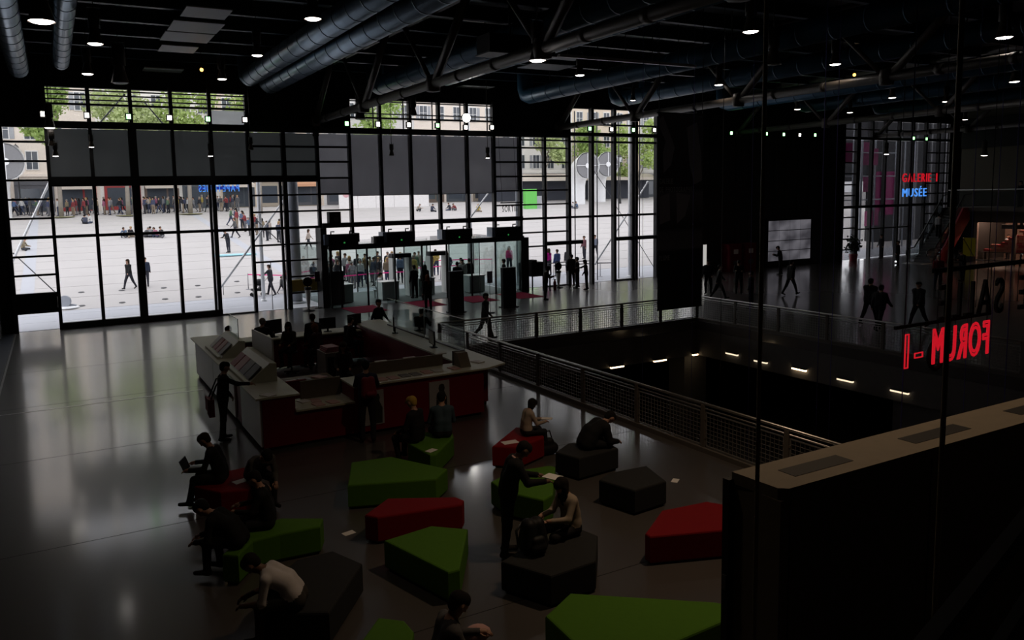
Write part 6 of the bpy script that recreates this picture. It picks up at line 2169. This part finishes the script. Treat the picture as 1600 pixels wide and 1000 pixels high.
def tree(x, y, trunk_h, cr, ch, label, seed, n=2600, ring=True):
    z = plaza_z(y) if y < YST else ZST
    rg = np.random.RandomState(seed)
    t = root('plane_tree', (x, y, z), label, 'tree', 'plane trees on the plaza')
    b = MB().tube([(x, y, z), (x + .05, y, z + trunk_h * .5), (x - .04, y, z + trunk_h), (x, y, z + trunk_h + ch * .6)], [.24, .20, .17, .06], 10)
    part('trunk', b, M_BARK, t)
    cz = z + trunk_h + ch * .45
    blobs = []
    for i in range(9):
        a = rg.rand() * 2 * math.pi
        rr_ = cr * (.25 + .6 * rg.rand())
        c = np.array([x + math.cos(a) * rr_, y + math.sin(a) * rr_, cz + (rg.rand() - .5) * ch * .8])
        blobs.append((c, cr * (.35 + .25 * rg.rand())))
        part('branch', MB().tube([(x, y, z + trunk_h * (.8 + .2 * rg.rand())), tuple((np.array([x, y, z + trunk_h]) + c) / 2 + np.array([0, 0, .3])), tuple(c)], [.09, .06, .025], 6), M_BARK, t)
    k = n // len(blobs)
    V, F = [], []
    for c, r_ in blobs:
        d_ = rg.normal(size=(k, 3))
        d_ /= np.linalg.norm(d_, axis=1)[:, None]
        q = c + d_ * (r_ * rg.rand(k) ** .45)[:, None]
        u_ = rg.normal(size=(k, 3))
        u_ /= np.linalg.norm(u_, axis=1)[:, None]
        v_ = np.cross(u_, rg.normal(size=(k, 3)))
        v_ /= np.linalg.norm(v_, axis=1)[:, None]
        s_ = (.14 + .14 * rg.rand(k))[:, None]
        for j in range(k):
            o_ = len(V)
            V += [tuple(q[j] - u_[j] * s_[j]), tuple(q[j] + v_[j] * s_[j] * .7), tuple(q[j] + u_[j] * s_[j]), tuple(q[j] - v_[j] * s_[j] * .7)]
            F.append((o_, o_ + 1, o_ + 2, o_ + 3))
    lb = MB()
    lb.add(V, F)
    part('foliage', lb, M_LEAF[seed % 3], t, kind='stuff')
    if ring:
        part('grass_ring', MB().lathe([(1.25, .0), (1.2, .06), (.001, .07)], (x, y, z), 20), mat('olive_tree_ring', (.20, .19, .10), .9), t)


for i, (px, py) in enumerate(((96, 339.5), (201, 337), (298, 334.5))):
    g = Gp(px, py)
    tree(g[0], g[1], 8.0, (2.6, 3.4, 3.2)[i], 6.0, 'plane tree behind the tall doors, %s from the left' % ordw[i], 10 + i, 3400)
for i, (x, y, th, cr, ch, lab, n) in enumerate(((-9.0, 80, 6.5, 3.8, 6, 'plane tree beside the left ventilation horn', 3000), (20.5, 88, 8.5, 3.4, 6, 'plane tree right of the blue neon reflection', 2600),
                                                (36, 92, 8.0, 3.2, 6, 'plane tree behind the middle clerestory', 2400), (61.5, 92.6, 5.5, 3.2, 9, 'plane tree behind the left white horn', 3200),
                                                (77.5, 92.0, 3.0, 3.4, 9, 'plane tree behind the right edge of the glass bays', 3200), (70.5, 93.2, 4.0, 3.0, 9, 'plane tree behind the right white horn', 3200),
                                                (84.5, 92.4, 3.5, 3.4, 9, 'plane tree behind the banner edge', 2600))):
    tree(x, y, th, cr, ch, lab, 20 + i, n, ring=False)

# ------------------------------------------------------------------ houses across the plaza
M_ST = [mat('cream_house_stone', (.72, .64, .56), .85, .2), mat('pale_house_render', (.76, .73, .69), .85, .2), mat('ochre_house_render', (.68, .58, .47), .85, .2), mat('grey_house_stone', (.62, .60, .58), .85, .2)]
M_SILL = mat('window_frame_white', (.72, .71, .69), .6)
M_WGL = mat('dark_window_glass', (.06, .07, .085), .12, .6)
M_SHUT = mat('grey_shutter', (.33, .34, .36), .7)
wf_me = shared('window', MB().box(-.62, .62, -.09, 0, -.08, 0).box(-.62, -.53, -.07, 0, 0, 1.9).box(.53, .62, -.07, 0, 0, 1.9).box(-.62, .62, -.09, 0, 1.9, 2.02).box(-.03, .03, -.05, 0, 0, 1.9).box(-.55, .55, -.05, 0, .95, 1.0), M_SILL)
wp_me = shared('pane', MB().box(-.53, .53, -.03, -.005, 0, 1.9), M_WGL)
ws_me = shared('shutter', MB().box(-1.08, -.64, -.06, -.005, 0, 1.9).box(.64, 1.08, -.06, -.005, 0, 1.9), M_SHUT)
shopc = [(.10, .10, .11), (.30, .05, .05), (.16, .12, .10), (.08, .09, .10), (.35, .30, .24)]
awn = [(.62, .55, .48), (.45, .08, .10), (.55, .30, .18), (.30, .30, .32)]
names = ['cream', 'pale', 'ochre', 'grey']
YH = 98.0
rg = random.Random(11)
for i in range(11):
    x0 = -34 + i * 13.0
    x1 = x0 + 13.0
    m = M_ST[(i + 2) % 4]
    hgt_ = 21 + rg.random() * 4
    t = root('town_house', ((x0 + x1) / 2, YH, ZST), '%s stone town house across the plaza, %s in the row from the left' % (names[(i + 2) % 4], (ordw + ('ninth', 'tenth', 'eleventh'))[i]), 'building', 'houses across the plaza')
    part('wall', MB().box(x0, x1, YH, YH + 8, ZST, ZST + hgt_), m, t)
    for z in (ZST + 3.9, ZST + hgt_ - .5):
        part('cornice', MB().box(x0, x1, YH - .25, YH, z, z + .3), m, t)
    part('roof', MB().prism_axis([(x0, ZST + hgt_), (x1, ZST + hgt_), (x1 - .5, ZST + hgt_ + 2.5), (x0 + .5, ZST + hgt_ + 2.5)], YH + .3, YH + 8, 'y'), mat('zinc_roof', (.30, .32, .35), .5), t)
    for fl_ in range(5):
        for c in range(5):
            xx = x0 + 1.4 + c * 2.55
            zz_ = ZST + 4.7 + fl_ * 3.25
            if zz_ + 2.2 > ZST + hgt_:
                continue
            w_ = inst('window', wf_me, t, (xx, YH, zz_))
            for nm, me in (('pane', wp_me),) + ((('shutter', ws_me),) if (i + c) % 3 == 0 else ()):
                o = bpy.data.objects.new(nm, me)
                COL.objects.link(o)
                o.parent = w_
    for c in range(3):
        xa = x0 + .4 + c * 4.2
        sb = part('shop_bay', MB().box(xa, xa + 3.8, YH - .12, YH, ZST + .1, ZST + 3.0).box(xa, xa + 3.8, YH - .2, YH, ZST + 3.0, ZST + 3.6), clo(shopc[(i * 2 + c) % 5]), t)
        part('shop_glass', MB().box(xa + .3, xa + 2.4, YH - .14, YH - .12, ZST + .5, ZST + 2.6).box(xa + 2.6, xa + 3.5, YH - .14, YH - .12, ZST + .2, ZST + 2.6), M_WGL, sb)
        if (i + c) % 2 == 0:
            ca = awn[(i + c) % 4]
            part('awning', MB().prism_axis([(YH - .1, ZST + 3.1), (YH - 1.5, ZST + 2.75), (YH - 1.5, ZST + 2.45), (YH - .1, ZST + 2.9)], xa, xa + 3.6), clo(ca), t)

# white hoarding and green panels at the right of the plaza
g = Gp(530, 326)
t = root('hoarding', (g[0] + 4, g[1], g[2]), 'long white hoarding standing on the plaza behind the blinds', 'hoarding')
for i in range(5):
    part('panel', MB().box(g[0] + i * 2.4, g[0] + i * 2.4 + 2.36, g[1] - .05, g[1] + .05, g[2] - .2, g[2] + 2.6), mat('white_hoarding', (.74, .72, .71), .7), t)
part('emblem', MB().tube([(g[0] + .9, g[1] - .08, g[2] + 1.7), (g[0] + .9, g[1] - .055, g[2] + 1.7)], .4, 16), clo((.62, .36, .38)), t)
g = Gp(832, 326)
t = root('green_kiosk', (g[0], g[1], g[2]), 'bright green kiosk panel behind the ladder windows right of the entrance', 'kiosk')
part('panel', MB().box(g[0] - 1.2, g[0] + .5, g[1] - .3, g[1] + .3, g[2] - .1, g[2] + 2.5), clo((.16, .55, .12)), t)
part('side', MB().box(g[0] + .5, g[0] + 1.3, g[1] - .2, g[1] + .2, g[2] - .1, g[2] + 1.6), clo((.35, .36, .38)), t)
part('lamp', MB().box(g[0] + 1.5, g[0] + 1.8, g[1] - .3, g[1], g[2] + .9, g[2] + 1.5), clo((.75, .70, .25)), t)
part('post', MB().box(g[0] + 1.6, g[0] + 1.7, g[1] - .2, g[1] - .1, g[2] - .1, g[2] + .9), M_FRAME2, t)
# dark shopping arcade right of the horns
t = root('terrace_awning', (64, 93, ZST), 'long dark terrace front with a cream awning right of the white horns', 'terrace')
part('front', MB().box(52, 82, 94.5, 95, ZST, ZST + 3.0), clo((.06, .065, .08)), t)
part('awning', MB().prism_axis([(94.6, ZST + 3.7), (92.4, ZST + 3.1), (92.4, ZST + 2.7), (94.6, ZST + 3.3)], 52, 82), clo((.60, .54, .47)), t)

# street lamps
for (px, py, H, lab) in ((969, 318, 6.5, 'old street lamp right of the white horns'), (33, 330, 6.8, 'old street lamp behind the first ladder bay')):
    g = Gp(px, py)
    t = root('street_lamp', tuple(g), lab, 'street lamp')
    part('pole', MB().lathe([(.16, 0), (.14, .8), (.07, 1.0), (.05, H - .8), (.09, H - .7)], tuple(g), 10), M_FRAME, t)
    part('lantern', MB().lathe([(.12, H - .7), (.28, H - .05), (.001, H - .05)], tuple(g), 8, smooth=False), mat('pale_lantern_glass', (.55, .57, .58), .3), t)
    part('cap', MB().lathe([(.31, H - .05), (.18, H + .18), (.05, H + .28), (.03, H + .4), (.001, H + .42)], tuple(g), 8), M_FRAME, t)

# ------------------------------------------------------------------ queue barriers with pink tape
M_TAPE = emit('glowing_pink_tape', (1.0, .03, .25), .25, (.85, .04, .30))  # tape colour brightened by an added glow
M_STEEL2 = mat('grey_barrier_steel', (.28, .28, .30), .4, .5, metal=.5)


def barrier(pts, lab, tape=True, h_=.95):
    c = pts[0]
    t = root('queue_barrier', (c[0], c[1], plaza_z(c[1])), lab, 'barrier', 'queue barriers outside')
    for (x, y) in pts:
        z = plaza_z(y)
        part('post', MB().tube([(x, y, z), (x, y, z + h_)], .025, 8), M_STEEL2, t)
        part('foot', MB().lathe([(.17, 0), (.16, .02), (.03, .04)], (x, y, z), 12), M_STEEL2, t)
    for a, b in zip(pts, pts[1:]):
        za, zb2 = plaza_z(a[1]) + h_ - .06, plaza_z(b[1]) + h_ - .06
        part('tape', MB().bar((a[0], a[1], za), (b[0], b[1], zb2), .012, .06), M_TAPE if tape else M_FRAME2, t)


barrier([(12.6, 44.3), (14.8, 43.9), (17.0, 44.3), (19.2, 44.0)], 'pink tape barrier nearest the vestibule on the left')
barrier([(20.2, 47.5), (22.4, 47.6), (24.6, 47.4), (26.6, 46.8)], 'pink tape barrier beyond the vestibule on the right, upper')
barrier([(20.0, 45.4), (22.0, 45.5), (24.0, 45.3)], 'pink tape barrier beyond the vestibule on the right, lower')
barrier([(10.0, 47.0), (11.8, 46.0), (13.0, 46.6)], 'pink tape barrier left of the vestibule')
barrier([(28.0, 41.3), (29.8, 41.2), (31.4, 40.9), (32.2, 40.4)], 'grey rope barrier behind the right glass bays', tape=False)
barrier([(28.6, 42.9), (30.4, 43.2), (32.2, 42.6)], 'second grey rope barrier behind the right glass bays', tape=False)

# ------------------------------------------------------------------ people outside
LOW = dict(h=.05)
tops = [((.02, .02, .024), 'black'), ((.025, .025, .03), 'black'), ((.03, .032, .04), 'black'), ((.045, .05, .075), 'navy'), ((.09, .09, .095), 'grey'), ((.06, .07, .12), 'navy'), ((.20, .04, .045), 'red'), ((.50, .50, .50), 'white'), ((.20, .20, .21), 'grey'), ((.22, .18, .12), 'khaki'), ((.36, .28, .08), 'yellow'), ((.09, .13, .20), 'blue'), ((.28, .10, .16), 'pink'), ((.10, .16, .10), 'green'), ((.35, .30, .26), 'beige')]
pants = [(.02, .022, .03), (.05, .06, .10), (.14, .14, .15), (.25, .20, .15), (.04, .04, .045)]
poses = ['stand', 'stand_wide', 'stand', 'walk', 'read']
hairs = ['black', 'brown', 'brown', 'blond', 'grey']
rg = random.Random(5)


PLACED = []


def crowd(x, y, where, grp, pose=None, head=None, top=None):
    for _ in range(40):
        if all((x - a_) ** 2 + (y - b_) ** 2 > .36 for a_, b_ in PLACED):
            break
        x, y = x + rg.uniform(-.5, .5), y + rg.uniform(-.25, .35)
    PLACED.append((x, y))
    c, n = top or rg.choice(tops)
    fem = rg.random() < .4
    hr = rg.choice(hairs)
    pc, pn = rg.choice(list(zip(pants, ('navy', 'blue', 'grey', 'tan', 'black'))))
    H = rg.choice((1.62, 1.72))
    person((x, y, plaza_z(y)), head if head is not None else rg.uniform(-180, 180), pose or rg.choice(poses), 'person with %s hair, %s top, %s trousers, %s' % (hr, n, pn, where.replace('in the ', '').replace('the ', '')), c, pc,
           hairc=hr, group=grp, H=H, hair='long' if fem else 'short', fem=fem, **LOW)


trees_x = [Gp(96, 339)[0], Gp(201, 337)[0], Gp(298, 334)[0]]
k = 0
for i in range(86):                               # the long queue before the shops
    x = -6.5 + i * .30 + rg.uniform(-.12, .12)
    y = 91.2 + rg.uniform(-.4, 1.6) + (1.0 if x < -1 else 0)
    w_ = 'in the far queue left of the first tree' if x < trees_x[0] else 'in the far queue right of the first tree' if x < trees_x[1] else 'in the far queue right of the second tree' if x < trees_x[2] else 'in the far queue right of the third tree'
    crowd(x, y, w_, 'far queue across the plaza', head=rg.uniform(60, 180))
for i in range(20):                               # the queue bends towards the building
    u = i / 19
    x = 15.0 + u * 2.6 + rg.uniform(-.7, .7)
    y = 78 - u * 17 + rg.uniform(-.8, .8)
    crowd(x, y, 'in the queue bend', 'queue bending towards the entrance')
for i in range(51):                               # the dense head of the queue behind the vestibule
    x = 12.4 + (i % 17) * .62 + rg.uniform(-.2, .2)
    y = 45.1 + (i // 17) * 1.0 + rg.uniform(-.2, .3)
    if x > 19.2 and i % 2:
        continue
    crowd(x, y, 'behind the vestibule glass', 'queue at the entrance', head=rg.uniform(140, 220))
for (px, py, lab, c, pose, head) in ((203, 452, 'woman in black walking across the plaza behind the tall doors', DK, 'walk', 160), (229, 448, 'man in a dark jacket half hidden by the wide door post', BLU, 'walk2', 200),
                                     (368, 372, 'lone grey walker in front of the queue bend', GRY, 'walk', 100), (357, 395, 'street artist in dark clothes bending over a chalk drawing', DK2, 'bow', 150),
                                     (424, 462, 'person in a dark jacket pushing a pushchair behind the ladder window', (.05, .05, .06), 'stroll', 75), (440, 459, 'small child walking behind the ladder window', GRY, 'walk', -60),
                                     (930, 402, 'man in a grey blue shirt walking behind the right glass bays', (.20, .23, .30), 'walk', 160), (871, 432, 'man in a blue jumper queueing right of the entrance', (.06, .09, .22), 'stand', 30),
                                     (858, 430, 'woman in a magenta top queueing right of the entrance', (.50, .01, .25), 'stand', 40), (888, 428, 'dark person queueing behind the first tall glass bay', (.05, .05, .055), 'stand', 0),
                                     (913, 405, 'person in a red scarf walking behind the right glass bays', (.12, .05, .06), 'stand', 120), (796, 425, 'woman in a pink jacket queueing at the right end of the vestibule', (.55, .03, .16), 'stand', 180),
                                     (23, 338, 'person in blue walking past the left ventilation horn', (.10, .16, .30), 'walk', -80), (957, 320, 'person standing near the old street lamp', (.4, .4, .4), 'stand', 90)):
    g = Gp(px, py)
    kw = dict(h=.04)
    if 'child' in lab:
        kw['H'] = 1.0
    if 'woman' in lab:
        kw.update(hair='long', fem=True)
    person(tuple(g), head, pose, lab, c, (.03, .03, .04), hairc='brown', **kw)
for i, (px, py) in enumerate(((134, 350), (143, 349), (197, 371), (203, 371), (226, 371), (235, 371), (247, 371), (254, 371), (200, 336), (36, 391), (687, 328), (703, 329), (712, 329), (747, 331), (652, 330), (675, 331), (898, 326), (902, 326))):
    g = Gp(px, py)
    c, n = tops[(i * 4 + 3) % len(tops)]
    where = ('in the pair left of the second tree', 'in the circle behind the wide door post', 'alone at the foot of the second tree', 'alone behind the first ladder bay', 'below the long middle blinds', 'before the white horns')[0 if i < 2 else 1 if i < 8 else 2 if i < 9 else 3 if i < 10 else 4 if i < 16 else 5]
    person(tuple(g), (40 + i * 67) % 360, ('sit_low', 'sit_cross')[i % 2], 'sitter in a %s top %s' % (n, where), c, pants[i % 5], hairc=hairs[i % 5], group='people sitting on the plaza', h=.04)
# chalk picture and pushchair
g = Gp(365, 399)
solo('chalk_drawing', MB().box(g[0] - 1.4, g[0] + 1.6, g[1] - .5, g[1] + .7, g[2] + .0, g[2] + .075), mat('chalk_blue', (.35, .62, .70), .9, var=.4, scale=2.5), tuple(g), label='pale blue chalk picture on a board beside the street artist', cat='drawing')
g = Gp(403, 463)
t = root('pushchair', tuple(g), 'black pushchair pushed along behind the ladder window', 'pushchair')
x, y, z = g
for dx in (-.3, .3):
    for dy in (-.22, .22):
        part('wheel', MB().tube([(x + dx, y + dy - .02, z + .1), (x + dx, y + dy + .02, z + .1)], .1, 12), M_BLACK, t)
part('seat', MB().prism_axis([(x - .35, z + .35), (x + .15, z + .3), (x + .35, z + .8), (x + .25, z + .85), (x + .08, z + .45), (x - .33, z + .45)], y - .22, y + .22, 'y'), M_BLACK, t)
part('hood', MB().ball((x + .1, y, z + .8), .25, 12, 8, 1.1, .9, .8), M_BLACK, t)
part('handle', MB().tube([(x - .3, y - .2, z + .2), (x + .5, y - .2, z + 1.0), (x + .5, y + .2, z + 1.0), (x - .3, y + .2, z + .2)], .015, 6), M_FRAME2, t)

# magenta and grey structures outside the right glass front
M_MAG = mat('magenta_sheet', (.30, .006, .12), .6)
t = root('magenta_structure', (53.5, 43, 0), 'magenta sheeting on pale scaffolding outside the right glass front', 'structure')
for (px0, py0, px1, py1, Yc) in ((1319, 223, 1337, 254, 42.0), (1344, 222, 1360, 258, 43.5), (1361, 232, 1372, 258, 43.6), (1370, 268, 1377, 330, 44.5), (1386, 268, 1396, 335, 44.5), (1350, 275, 1356, 300, 44.0), (1352, 330, 1372, 352, 44.0)):
    a, b = Yp(px0, py0, Yc), Yp(px1, py1, Yc)
    part('sheet', MB().box(a[0], b[0], Yc, Yc + .06, b[2], a[2]), M_MAG, t)
for (px, Yc, w_) in ((1345, 43.2, .10), (1366, 44, .07), (1379, 44.4, .12), (1383, 44.4, .05), (1398, 44.4, .06), (1412, 44.4, .06), (1427, 44.6, .08)):
    p = Yp(px, 300, Yc)
    part('upright', MB().tube([(p[0], Yc, 0), (p[0], Yc, 9.5)], w_, 8), M_GST, t)
for z in (4.4, 6.4, 8.4):
    part('rail', MB().tube([(51.5, 43.4, z), (66, 43.4, z)], .05, 8), M_GST, t)
part('stair_stringer', MB().bar((54.2, 43.2, 8.9), (57.5, 43.2, 6.2), .2), M_WST, t)
part('yellow_panel', MB().box(57.8, 59.3, 44.0, 44.06, .3, 1.9), clo((.55, .40, .03)), t)
t = root('covered_passage', (80, 48, 0), 'grey neighbouring building wall seen through the right glass front', 'building')
part('wall', MB().box(69.0, 110, 47.5, 48.5, 0, 16), mat('grey_neighbour_wall', (.03, .03, .033), .8), t)
part('wall_upper', MB().box(78.5, 96, 60, 61, 6.2, 20), mat('grey_neighbour_wall2', (.10, .10, .11), .8), t)
for i in range(5):
    part('rib', MB().box(70 + i * 2.4, 70.2 + i * 2.4, 47.3, 47.5, 0, 16), mat('grey_rib', (.2, .2, .21), .7), t)
p = Zp(1326, 404)
t = root('potted_shrub', (52.7, 37.9, 0), 'dark potted shrub inside the right glass front', 'plant')
part('pot', MB().lathe([(.25, 0), (.32, .5), (.001, .5)], (52.7, 37.9, 0), 12), M_RED, t)
b = MB()
rq = np.random.RandomState(4)
for i in range(260):
    c = np.array([52.7, 37.9, 1.15]) + rq.normal(size=3) * np.array([.3, .2, .3])
    u_, v_ = rq.normal(size=3) * .08, rq.normal(size=3) * .06
    b.add([c - u_, c + v_, c + u_, c - v_], [(0, 1, 2, 3)])
part('leaves', b, clo((.015, .02, .012)), t, kind='stuff')
part('stem', MB().tube([(52.7, 37.9, .4), (52.7, 37.9, 1.1)], .03, 6), M_BARK, t)
